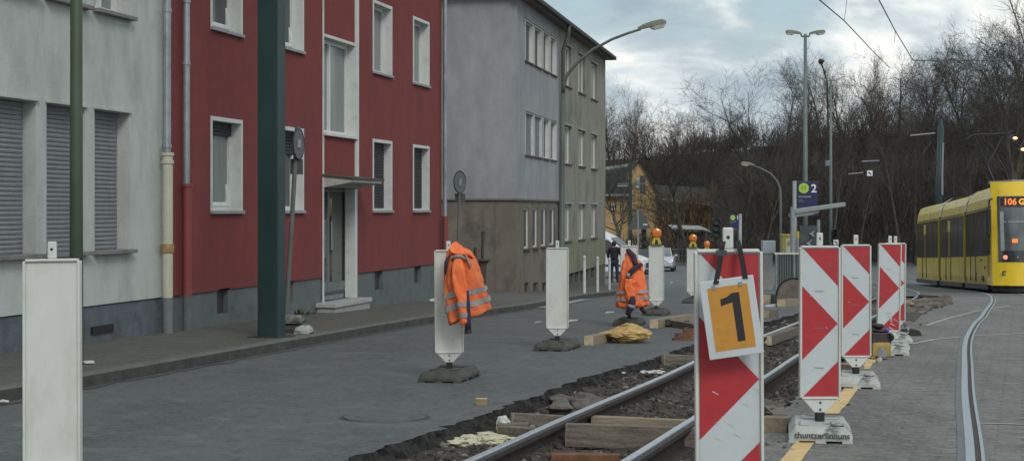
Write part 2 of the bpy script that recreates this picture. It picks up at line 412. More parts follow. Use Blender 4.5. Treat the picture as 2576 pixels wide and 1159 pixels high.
rail('tram_rail', rl1, frange(2, 46, .4)+frange(47, 110, 1), 'silver topped rail in the trench, the nearer to the road', grp)
rail('tram_rail', rr1, frange(2, 46, .4)+frange(47, 110, 1), 'silver topped rail in the trench, the nearer to the yellow dashes', grp)
rail('tram_rail', rl2, frange(2, 110, .6), 'rail set flush in the light grey paving right of the beacons', grp, True)
rail('tram_rail', lambda Y: rl2(Y)+1.02, frange(40, 110, .8), 'rail set flush in the paving under the right side of the tram', grp, True)

# ---------- markings
yellow_paint = mat('yellow_road_tape', (.62,.44,.20), .7, .1, 10, dirt=(.17,.16,.14), dirt_scale=7, dirt_lo=.55, dirt_hi=.68)
white_paint = mat('white_road_paint', (.50,.52,.52), .7, .1, 10, dirt=(.2,.21,.21), dirt_scale=6, dirt_lo=.5, dirt_hi=.7)
def quad_px(mb, pts, dz=.005):
    mb.add([G(x, y, dz) for x, y in pts], [(0,1,2,3)])
YL = [(7,.9),(9.87,1.65),(11.05,1.97),(12.8,2.47),(15.2,3.12),(17.7,3.77),(21,4.75)]
for a, b in ((8.2,11.25),(12.55,14.9),(16.9,18.6)):
    o = strip('lane_dash', frange(a, b, .1), lambda Y: smooth_interp(YL, Y)-.062+jag(Y,30,.01), lambda Y: smooth_interp(YL, Y)+.062+jag(Y,40,.012), .005, yellow_paint)
    struct(o, 'yellow dash painted on the paving beside the trench')
mb = MB()
for x0, x1, x2, x3, ya, yb in ((1428,1452,1456,1434,809,803),(1521,1543,1547,1526,788,783),(1342,1362,1368,1350,812,808),(1686,1696,1697,1688,712,709)):
    quad_px(mb, [(x0,ya),(x1,ya-3),(x2,yb),(x3,yb)])
struct(mb.build('road_marking', white_paint), 'short white dashes along the road')
seam = mat('pale_seam', (.40,.39,.34), .8, .15, 10); seam2 = mat('bluish_seam', (.30,.35,.38), .7, .15, 10)
mb = MB()
def seamline(mb, pts, w):
    P = [G(x, y, .006) for x, y in pts]
    for a, b in zip(P, P[1:]):
        d = (b-a).normalized(); s_ = Vector((-d.y, d.x, 0))*w/2
        mb.quad(a-s_, b-s_, b+s_, a+s_)
seamline(mb, [(2294,864),(2350,853),(2418,846)], .055); seamline(mb, [(2452,844),(2520,840),(2590,837)], .055)
seamline(mb, [(2330,818),(2385,800),(2450,783),(2540,768)], .05)
struct(mb.build('paving_seam', seam), 'pale seams across the paving')
mb = MB(); seamline(mb, [(2464,1063),(2520,1064),(2590,1066)], .034)
struct(mb.build('paving_joint', seam2), 'bluish joint across the paving at the rail')
# drop kerb light strip
mb = MB()
o = strip('drop_kerb', frange(32.6, 41, .3), lambda Y: kx(Y)+.02, lambda Y: kx(Y)+.30, .012, mat('pale_concrete', (.24,.25,.24), .85, .12, 6))
struct(o, 'pale lowered kerb strip at the crossing')
# manhole
mh = thing('manhole_cover', 'round cast manhole cover set in the near road', 'manhole cover', G(968,1050,0))
MB().loft([[Vector((r*math.cos(a*math.pi/16), r*math.sin(a*math.pi/16), z)) for a in range(32)] for r, z in ((.335,-.03),(.335,.004),(.305,.0045),(.305,-.0))], cap=False).build('ring', mat('manhole_ring', (.035,.037,.037), .7), mh)
mb = MB().lathe([(.0,.002),(.300,.002),(.300,.010),(.0,.010)], 32)
for i in (-1,1): mb.box(i*.2-.02, i*.2+.02, -.03, .03, .0102, .013)
mb.build('lid', mat('manhole_iron', (.085,.092,.09), .75, .2, 10), mh)
# ------------------------------------------------------------------ houses
glass = mat('window_glass', (.035,.045,.05), .08, .2, 3, spec=.55)
glass_curtain = mat('glass_over_net_curtain', (.17,.20,.19), .25, .12, 14, stretch=(1,1,.08), spec=.8)
glass_dark = mat('dark_glass', (.014,.016,.022), .15, .2, 3, spec=.5)
glass_matt = mat('dull_dark_glass', (.05,.055,.06), .4, .2, 3, spec=.25)
pvc = mat('white_window_frame', (.62,.64,.63), .45, .04, 10)
shutter_m = mat('grey_roller_shutter', (.20,.215,.23), .6, .08, 6)
shutter_dark = mat('dark_roller_shutter', (.016,.018,.026), .6, .1, 6)
sill_m = mat('stone_sill', (.20,.20,.20), .8, .12, 14, dirt=(.1,.1,.1), dirt_scale=7)
def grid_wall(mb, t0, t1, z0, z1, holes, y=0.0, reveal=0.0):
    ts = sorted({t0, t1, *[h[0] for h in holes if t0 < h[0] < t1], *[h[1] for h in holes if t0 < h[1] < t1]})
    zs = sorted({z0, z1, *[h[2] for h in holes if z0 < h[2] < z1], *[h[3] for h in holes if z0 < h[3] < z1]})
    for a, b in zip(ts, ts[1:]):
        for c, d in zip(zs, zs[1:]):
            m_, n_ = (a+b)/2, (c+d)/2
            if any(h[0] < m_ < h[1] and h[2] < n_ < h[3] for h in holes): continue
            mb.quad((a,y,c),(b,y,c),(b,y,d),(a,y,d))
    if reveal:
        for h in holes:
            a, b, c, d = h
            if b <= t0 or a >= t1 or d <= z0 or c >= z1: continue
            c_, d_ = max(c, z0), min(d, z1)
            mb.quad((a,y,c_),(a,y,d_),(a,y+reveal,d_),(a,y+reveal,c_)); mb.quad((b,y,c_),(b,y+reveal,c_),(b,y+reveal,d_),(b,y,d_))
            if d <= z1: mb.quad((a,y,d),(b,y,d),(b,y+reveal,d),(a,y+reveal,d))
            if c >= z0: mb.quad((a,y,c),(a,y+reveal,c),(b,y+reveal,c),(b,y,c))
class Facade:
    def __init__(s, X0, Y0, tan):
        s.X0, s.Y0, s.tan = X0, Y0, tan; s.th = math.atan(tan); s.c = math.cos(s.th)
    def Yx(s, x): return (s.X0-s.tan*s.Y0)/((x-CX)/F-s.tan)
    def t(s, x): return (s.Yx(x)-s.Y0)/s.c
    def z(s, x, y): return sz(y, s.Yx(x))
    def hole(s, xl, xr, yt, yb, ref=None):
        r = xl if ref is None else ref
        return (s.t(xl), s.t(xr), s.z(r, yb), s.z(r, yt))
    def gz(s, t): return g(s.Y0+t*s.c)
    def empty(s, name, label, cat='house', group=None):
        return thing(name, label, cat, (s.X0, s.Y0, 0), R(90)-s.th, group)
def ring(mb, a, b, c, d, w_, y0, y1):
    mb.box(a, b, y0, y1, c, c+w_); mb.box(a, b, y0, y1, d-w_, d)
    mb.box(a, a+w_, y0, y1, c+w_, d-w_); mb.box(b-w_, b, y0, y1, c+w_, d-w_)
def window(par, h, r, fw=.06, mull=(), pane=glass, sill=True, surround=0.0, sur_m=None, shutter=None, sillm=None, tilt=False, frame_m=None, trans=None, name='window', drop=1.0, sill_proud=.05):
    a, b, c, d = h; fm = frame_m or pvc
    mb = MB(); ring(mb, a+.003, b-.003, c+.003, d-.003, fw, r-.01, r+.06)
    cells = [a+fw]+[a+(b-a)*q for q in mull]+[b-fw]
    for q in mull: x = a+(b-a)*q; mb.box(x-.035, x+.035, r-.012, r+.06, c+fw, d-fw)
    if trans: zt = c+(d-c)*trans; mb.box(a+fw, b-fw, r-.011, r+.06, zt-.03, zt+.03)
    wn_ = mb.build(name, fm, par)
    MB().box(a+fw-.01, b-fw+.01, r+.03, r+.05, c+fw-.01, d-fw+.01).build('pane', pane, wn_)
    if tilt:                                             # sash tilted inwards
        s_ = MB(); x0, x1 = a+fw, b-fw; z0, z1 = c+fw, d-fw; M = Matrix.Translation((0, r+.0, z0)) @ Matrix.Rotation(R(-9), 4, 'X') @ Matrix.Translation((0, 0, -z0))
        s_.v = []
        t_ = MB(); ring(t_, x0, x1, z0, z1, .055, -.02, .02); t_.v = [tuple(M @ Vector(v)) for v in t_.v]; t_.build('tilted_sash', fm, wn_)
    if surround:
        mb = MB(); s = surround; y0 = -.012; sm = sur_m
        mb.box(a-s, a, y0, .0-.001, c, d+s); mb.box(b, b+s*1.0, y0, -.001, c, d+s); mb.box(a, b, y0, -.001, d, d+s)
        mb.box(a-.0, a+.012, y0, r-.011, c, d); mb.box(b-.012, b, y0, r-.011, c, d); mb.box(a+.012, b-.012, y0, r-.011, d-.012, d)
        mb.build('window_surround', sm, wn_)
    if sill:
        mb = MB(); mb.box(a-.05, b+.05, -sill_proud, r-.012, c-.045, c+.002); mb.build('sill', sillm or sill_m, wn_, bevel=.006)
    if shutter:
        mb = MB(); n = max(4, int((d-c)*drop/.052)); hh = (d-c)*drop/n
        for i in range(n):
            z0 = d-(i+1)*hh; am = .027 if shutter is not shutter_dark else .0235
            mb.add([(a+.02, r-.02, z0+.006),(b-.02, r-.02, z0+.006),(b-.02, r-am, z0+hh*.5),(a+.02, r-am, z0+hh*.5),(b-.02, r-.02, z0+hh-.002),(a+.02, r-.02, z0+hh-.002),(b-.02, r-.012, z0+hh+.003),(a+.02, r-.012, z0+hh+.003)], [(0,1,2,3),(3,2,4,5),(5,4,6,7)])
        mb.build('roller_shutter', shutter, wn_)
    return wn_
def shell(mb, t0, t1, z0, z1, depth_, y0=0.0, left=True, right=True):
    if left: mb.quad((t0,y0,z0),(t0,y0,z1),(t0,depth_,z1),(t0,depth_,z0))
    if right: mb.quad((t1,y0,z0),(t1,depth_,z0),(t1,depth_,z1),(t1,y0,z1))
    mb.quad((t0,depth_,z0),(t0,depth_,z1),(t1,depth_,z1),(t1,depth_,z0))
    mb.quad((t0,y0+.4,z1),(t1,y0+.4,z1),(t1,depth_,z1),(t0,depth_,z1))
    mb.quad((t0+.01,.62,z0),(t1-.01,.62,z0),(t1-.01,.62,z1),(t0+.01,.62,z1))   # inner partition keeps rooms dark
def gable_roof(par, t0, t1, z, dep, over, rise, m, name='roof'):
    mb = MB(); e = .12
    mb.loft([[(t,-over,z),(t,-over,z+e),(t,dep/2,z+rise+e),(t,dep+over,z+e),(t,dep+over,z),(t,dep/2,z+rise-.05)] for t in (t0-.15, t1+.15)])
    return mb.build(name, m, par)
def downpipe(par, t, y, z0, z1, r, m, name='downpipe', rings=()):
    mb = MB().tube([(t,y,z0),(t,y,z1)], r, 12)
    for q in rings: mb.cyl((t,y,q-.02), r*1.22, .04, 12)
    return mb.build(name, m, par, smooth=False)
roof_m = mat('dark_roof_tiles', (.045,.043,.042), .8, .2, 12, stretch=(1,1,4), bump=.3)

# ---- white house with shutters
white_render = mat('rough_white_render', (.49,.52,.50), .95, .05, 4, bump=.5, bscale=80, dirt=(.33,.35,.33), dirt_scale=1.8, dirt_lo=.46, dirt_hi=.74, stretch=(1,1,.45))
blue_brick = mat('blue_grey_painted_base', (.105,.125,.145), .85, .15, 5, bump=.4, bscale=25, dirt=(.06,.07,.075), dirt_scale=3)
FW = Facade(-9.22+.2195*6, 6, .2195)
wh = FW.empty('white_house', 'pale rough-rendered house with grey roller shutters, leftmost in the street')
t_end = FW.t(427); PZ = .175
H = []
H3 = FW.hole(238, 324, 275, 631); zt, zb = H3[3], H3[2]
for xl, xr in ((238,324),(117,214),(-30,90),(-220,-75)): H.append((FW.t(xl), FW.t(xr), zb, zt))
zu = FW.z(238, 22)
for xl, xr in ((238,324),(117,214),(-30,90),(-220,-75)): H.append((FW.t(xl), FW.t(xr), zu, zu+1.5))
mb = MB(); grid_wall(mb, 0, t_end, PZ, 6.2, H, 0, .17); shell(mb, 0, t_end, -1, 6.2, 9)
mb.build('wall', white_render, wh, fix=False)
mb = MB(); mb.box(0, t_end, .02, .3, -.9, PZ-.012)
vt = FW.t(232); mb.build('plinth', blue_brick, wh)
# coal hatch at the pavement
za = FW.z(232, 842)
MB().box(FW.t(232), FW.t(286), -.004, .03, za+.005, za+.095).build('cellar_hatch', black_paint, wh)
for h in H[:4]: window(wh, h, .17, .07, pane=glass_dark, shutter=shutter_m, frame_m=mat('aged_window_frame', (.40,.42,.38), .6), sill_proud=.10)
for h in H[4:]:
    wn_ = window(wh, h, .17, .075, pane=glass_curtain, sill_proud=.10, mull=(.5,))
for h in H[:4]:
    MB().box(h[0]-.03, h[1]+.04, -.035, .0, h[3]+.005, h[3]+.03).build('lintel_strip', white_render, wh)
cream_pipe = mat('cream_iron_pipe', (.46,.46,.36), .6, .06, 8, dirt=(.28,.15,.05), dirt_scale=5, dirt_lo=.62, dirt_hi=.74)
tp = FW.t(403)-.02; zc = FW.z(403, 388)
downpipe(wh, tp, -.10, zc, 6.1, .052, zinc, 'downpipe', (zc+.1, FW.z(403, 28)))
cp = downpipe(wh, tp, -.11, PZ, zc+.02, .068, cream_pipe, 'iron_standpipe', (zc, FW.z(403,408)))
MB().cyl((tp,-.11,FW.z(403,635)), .085, .11, 12).build('pipe_clamp', mat('rust_orange', (.30,.19,.08), .8, .3, 14), cp)
downpipe(wh, tp, -.11, FW.gz(tp)+.1, PZ, .068, mat('grey_painted_pipe', (.15,.16,.165), .7), 'iron_standpipe_foot')
gable_roof(wh, 0, t_end, 6.2, 9, .5, 3.2, roof_m)

# ---- red house
red_render = mat('dark_red_render', (.200,.040,.039), .93, .07, 5, bump=.6, bscale=70, dirt=(.155,.035,.037), dirt_scale=1.6, dirt_lo=.42, dirt_hi=.8, stretch=(1,1,.4))
grey_plinth = mat('grey_painted_plinth', (.115,.135,.138), .85, .08, 3, bump=.25, dirt=(.085,.095,.088), dirt_scale=2.5)
sur_white = mat('white_painted_reveal', (.57,.60,.58), .75, .04, 8, dirt=(.45,.47,.45), dirt_scale=4)
red_pipe = mat('red_painted_pipe', (.20,.045,.042), .6, .08)
FR = Facade(FW.X0+FW.tan*(FW.Yx(428)-6), FW.Yx(428), .2195)
rh = FR.empty('red_house', 'dark red rendered house with white window surrounds, between the white and the blue-grey houses')
te = FR.t(1111); ZT = 6.9
zA, zB = FR.z(532, 530), FR.z(532, 300)            # ground floor windows
dz_ = FR.z(532, 68)-FR.z(532, 530)                 # storey height
cols = [(532,606),(690,761),(939,984),(1040,1078)]
gw = [(FR.t(a), FR.t(b), zA, zB) for a, b in cols]
uw = [(a, b, c+dz_, d+dz_) for a, b, c, d in gw]
st_ = (FR.t(813), FR.t(892), FR.z(813,334), FR.z(813,92))
dr = (FR.t(813), FR.t(893), FR.gz(FR.t(850))+.112+.175, FR.z(813,472))
cw = [(FR.t(a), FR.t(b), FR.z(a,c), FR.z(a,d)) for a, b, c, d in ((550,578,791,727),(722,741,766,708),(946,966,731,683),(1045,1062,714,670))]
st2 = (st_[0], st_[1], st_[2]+dz_, st_[3]+dz_)
mb = MB(); grid_wall(mb, .0, te, .172, ZT, gw+uw+[st_, dr]+cw, 0, 0); shell(mb, .0, te, -1, ZT, 9.5)
for h in (st_,): mb.quad((h[1],0,h[2]),(h[1],.15,h[2]),(h[1],.15,h[3]),(h[1],0,h[3]))
mb.build('wall', red_render, rh, fix=False)
mb = MB(); grid_wall(mb, .0, te, -1.0, .165, [dr]+cw, .025, .12); mb.quad((te,.025,-1),(te,.5,-1),(te,.5,.165),(te,.025,.165))
mb.build('plinth', grey_plinth, rh, fix=False)
for h in cw: MB().box(h[0], h[1], .10, .13, h[2], min(h[3], .165)).build('cellar_window', mat('cellar_grille', (.04,.04,.04), .7), rh)
for i, h in enumerate(gw):
    if i == 0: window(rh, h, .16, .065, (), glass_curtain, surround=.045, sur_m=sur_white, tilt=True, sillm=mat('metal_sill',(.25,.27,.28),.5), shutter=shutter_dark, drop=.16)  # pale curtain glass stands in for a reflecting pane here
    elif i == 1: window(rh, h, .16, .065, (), glass, surround=.045, sur_m=sur_white, sillm=MATS['metal_sill'], shutter=shutter_dark, drop=.3)
    else: window(rh, h, .16, .065, (), glass_dark, surround=.045, sur_m=sur_white, sillm=MATS['metal_sill'], shutter=shutter_dark, drop=.97)
for i, h in enumerate(uw): window(rh, h, .16, .065, (), glass_curtain if i > 1 else glass, surround=.045, sur_m=sur_white, sillm=MATS['metal_sill'], tilt=(i < 2))
window(rh, st_, .14, .065, (.42,), glass_curtain, surround=0, sillm=sur_white, trans=None, sill_proud=.06)
# stair bay white trims
z1c = FR.z(813, 455)
mb = MB(); mb.box(st_[0]-.045, st_[0]-.005, -.02, -.001, dr[2], ZT-.1)
mb.box(st_[1]+.0, st_[1]+.15, -.035, -.001, z1c, ZT-.1)
mb.box(st_[0]-.005, st_[1], -.015, .135, st_[3], st_[3]+.05)
mb.box(st_[1]-.012, st_[1], -.03, .128, st_[2], st_[3])
mb.build('stair_bay_trim', sur_white, rh)
# door
dw = MB(); a, b, c, d = dr; r = .15
ring(dw, a+.004, b-.004, c+.09, d-.002, .055, r, r+.06); xm = a+(b-a)*.40; dw.box(xm-.045, xm+.045, r-.01, r+.06, c+.13, d-.06); dw.box(a+.05, b-.05, r, r+.06, c+.09, c+.30)
dw.box(a+.06, xm-.05, r, r+.06, c+1.02, c+1.10)
door = dw.build('door', mat('grey_door_frame', (.13,.15,.155), .5), rh)
MB().box(a+.05, b-.05, r+.03, r+.045, c+.28, d-.05).build('pane', mat('door_glass', (.05,.06,.055), .05, spec=1.0), door)
MB().box(a+.02, b-.02, r+.02, r+.03, c+.0, c+.09).build('threshold', galv, door)
MB().tube([(xm+.02,r-.06,c+.85),(xm+.02,r-.06,c+1.35)], .013, 8).build('handle', galv, door)
MB().box(a+.09, xm-.07, r+.005, r+.028, c+.72, c+1.36).build('letter_box', mat('letterbox_grey', (.11,.12,.13), .5), door)
jb = MB(); jb.box(b-.10, b-.001, -.03, r, c, d); jb.box(b, b+.045, -.03, -.001, c, d); jb.box(a+.001, a+.02, -.01, r, c, d)
jb.build('door_jamb', sur_white, rh)
cn = MB(); cn.loft([[(t,-.5,d+.09+q),(t,-.5,d+.14+q),(t,.0,d+.19+q),(t,.0,d+.0+q)] for t, q in ((a-.03,0),(b-.02,0))])
cn.build('canopy', mat('canopy_white', (.46,.47,.45), .7, .08, 5, dirt=(.25,.25,.22)), rh)
MB().add([(a-.06,-.54,d+.142),(b+.01,-.54,d+.142),(b+.01,0,d+.192),(a-.06,0,d+.192),(a-.06,-.54,d+.165),(b+.01,-.54,d+.165),(b+.01,0,d+.225),(a-.06,0,d+.225)],[(0,1,2,3),(7,6,5,4),(0,4,5,1),(1,5,6,2),(2,6,7,3),(3,7,4,0)]).build('canopy_cover', mat('canopy_felt', (.07,.065,.055), .8), rh)
gz_ = FR.gz((a+b)/2)+.112
sb = MB(); sb.box(FR.t(800), FR.t(891), -.29, .02, gz_-.1, c-.075); sb.build('door_step', mat('granite_step', (.30,.31,.30), .8, .12, 12), rh, bevel=.01)
sb = MB(); sb.box(FR.t(798), FR.t(893), -.32, .05, c-.072, c-.0).build('step_slab', mat('step_slab', (.36,.37,.36), .8, .12, 12), rh, bevel=.008)
# pipes
tz = FR.t(451)+.02; zr = FR.z(451, 468)
downpipe(rh, tz, -.09, zr, ZT-.1, .046, zinc, 'downpipe', (FR.z(451,160), FR.z(451,4)))
downpipe(rh, tz, -.10, .165, zr+.03, .062, red_pipe, 'red_standpipe', (zr+.01,))
downpipe(rh, tz, -.10, FR.gz(tz)+.1, .165, .058, grey_plinth, 'standpipe_foot')
te2 = FR.t(1110)
downpipe(rh, te2-.05, -.09, FR.z(1110,545), ZT-.1, .046, zinc, 'downpipe', ())
downpipe(rh, te2-.06, -.10, .165, FR.z(1110,543), .066, red_pipe, 'red_standpipe', ())
gable_roof(rh, 0, te, ZT, 9.5, .5, 3.2, roof_m)

# ---- blue-grey house and green house behind
FG = Facade(.13, 45, .1807)
side_blue = mat('blue_grey_render', (.305,.315,.338), .9, .06, 3, stretch=(1,1,.55), bump=.3, dirt=(.18,.195,.215), dirt_scale=.9, dirt_lo=.4, dirt_hi=.8)
brown_render = mat('brown_grey_render', (.168,.150,.126), .92, .12, 2.0, stretch=(1,1,.8), bump=.4, dirt=(.095,.088,.078), dirt_scale=1.2)
green_grey = mat('grey_green_render', (.235,.23,.198), .92, .1, 1.5, stretch=(1,1,.6), bump=.4, dirt=(.11,.118,.108), dirt_scale=1.0)
olive = mat('olive_green_render', (.20,.21,.145), .9, .08, 2, stretch=(1,1,.6), bump=.3, dirt=(.13,.14,.11), dirt_scale=1.3)
bh = FG.empty('blue_grey_house', 'tall house with blue-grey upper and brown lower walls at the street corner')
ZG = 7.05; tg = FG.t(1407); zl = FG.z(1300, 499)
def rows(xs, yts, ybs, ref):
    out = []
    for yt, yb in zip(yts, ybs):
        for a, b in xs: out.append((FG.t(a), FG.t(b), FG.z(ref, yb), FG.z(ref, yt)))
    return out
bx = [(1321,1341),(1344,1362),(1366,1381),(1385,1399)]
HB = rows(bx, (50,283), (152,389), 1321)
HBg = rows([(1320,1334),(1343,1356),(1364,1377),(1385,1398)], (523,), (626,), 1320)
mb = MB(); grid_wall(mb, 0, tg, zl, ZG, HB, 0, .14)
mb.quad((0,0,zl),(0,0,ZG),(0,10,ZG),(0,10,zl)); mb.quad((0,10,zl),(0,10,ZG),(tg,10,ZG),(tg,10,zl)); mb.quad((.01,.6,-2.5),(tg,.6,-2.5),(tg,.6,ZG),(.01,.6,ZG))
mb.build('upper_wall', side_blue, bh, fix=False)
mb = MB(); cwb = [(FG.t(x), FG.t(x+12), FG.z(x, 738), FG.z(x, 712)) for x in (1322,1344,1366)]
grid_wall(mb, 0.03, tg, -2.3, zl-.05, HBg+cwb, .03, .12)
mb.quad((.03,.03,-2.3),(.03,.03,zl-.05),(.03,10,zl-.05),(.03,10,-2.3))
mb.build('lower_wall', [brown_render], bh, fix=False)
MB().box(-.03, tg, -.03, 10, zl-.05, zl+.0).build('ledge', mat('ledge', (.16,.15,.14), .8), bh)
for h in cwb: MB().box(h[0], h[1], .11, .14, h[2], h[3]).build('cellar_window', MATS['cellar_grille'], bh)
for i, h in enumerate(HB+HBg):
    sh = dict(shutter=shutter_m, drop=1.0) if i in (4,5) else {}
    window(bh, h, .085, .045, (), glass_matt, surround=.03 if i < 8 else 0, sur_m=sur_white, sillm=mat('brick_sill', (.09,.075,.07), .8), **sh)
    if i < 8: MB().box(h[0]-.04, h[1]+.04, -.05, -.0125, h[3]+.032, h[3]+.07).build('lintel', mat('lintel_grey', (.30,.31,.31), .8), bh)
dark_soffit = mat('eaves_boards', (.16,.15,.13), .8); roofslate = mat('roof_edge_slate', (.03,.03,.032), .7)
def eaves(par, t0, t1, over=.30):
    MB().box(t0, t1, -over, .0, ZG-.02, ZG+.06).build('soffit', dark_soffit, par)
    MB().box(t0, t1, -over-.12, -over, ZG-.02, ZG+.12).build('gutter', roofslate, par, bevel=.03)
    MB().loft([[(t,-over-.05,ZG+.07),(t,-over-.05,ZG+.16),(t,5,ZG+2.6),(t,10.6,ZG+.16),(t,10.6,ZG+.07)] for t in (t0, t1)]).build('roof', roofslate, par)
eaves(bh, -.35, tg)
pt = [( tg-.35,-.36,ZG+.02),(tg-.32,-.34,ZG-.25),(tg-.1,-.14,FG.z(1403,125)),(tg-.1,-.12,1.5),(tg-.1,-.12,FG.gz(tg)+.12)]
MB().tube(pt, .065, 10).build('downpipe', mat('brown_grey_pipe', (.10,.10,.095), .6), bh, smooth=True)

FG2 = FG
gh = thing('green_house', 'grey-green rendered house with pale blinds, at the far end of the terrace', 'house', (FG.X0+math.sin(FG.th)*tg, FG.Y0+math.cos(FG.th)*tg, 0), R(90)-FG.th)
tE = FG.t(1523)-tg
def sh_(hs): return [(a-tg, b-tg, c, d) for a, b, c, d in hs]
xs3 = [(1421,1437),(1455,1472),(1487,1502)]
top = sh_([(FG.t(a), FG.t(b), FG.z(1455,231), FG.z(1455,134)) for a, b in xs3])
mid = sh_([(FG.t(a), FG.t(b), FG.z(1455,417), FG.z(1455,326)) for a, b in xs3])
gro = sh_([(FG.t(a), FG.t(b), FG.z(1455,603), FG.z(1455,514)) for a, b in xs3])
zo = FG.z(1455, 607)
cw2 = sh_([(FG.t(x), FG.t(x+9), FG.z(1440, 715), FG.z(1440, 682)) for x in (1436,1448,1462,1474,1488,1500)])
zp = FG.z(1440, 686); 
mb = MB(); grid_wall(mb, 0, tE, zo, ZG, top+mid+gro, 0, .16); mb.quad((tE,0,-3),(tE,10,-3),(tE,10,ZG),(tE,0,ZG)); mb.quad((0,10,-3),(0,10,ZG),(tE,10,ZG),(tE,10,-3)); mb.quad((0,.6,-3),(tE,.6,-3),(tE,.6,ZG),(0,.6,ZG))
mb.build('wall', green_grey, gh, fix=False)
mb = MB(); grid_wall(mb, 0, tE, zp, zo-.001, [], -.004, 0); mb.build('lower_wall', olive, gh, fix=False)
mb = MB(); mb2 = MB(); grid_wall(mb2, 0, tE, -3, zp-.002, cw2, .03, .1); mb2.build('plinth', mat('dark_plinth', (.10,.105,.095), .9), gh, fix=False)
for h in cw2: MB().box(h[0], h[1], .11, .14, h[2], h[3]).build('cellar_window', MATS['cellar_grille'], gh)
blind = mat('pale_blind', (.30,.31,.27), .7, .06, 10)
for i, h in enumerate(top+mid+gro):
    window(gh, h, .10, .06, (.5,) if i in (0,1) else (), glass if i in (0,1) else blind, sillm=MATS['brick_sill'])
    MB().box(h[0]-.08, h[1]+.08, -.035, .0, h[3]+.01, h[3]+.06).build('lintel', MATS['lintel_grey'], gh)
eaves(gh, 0.005, tE+.12)
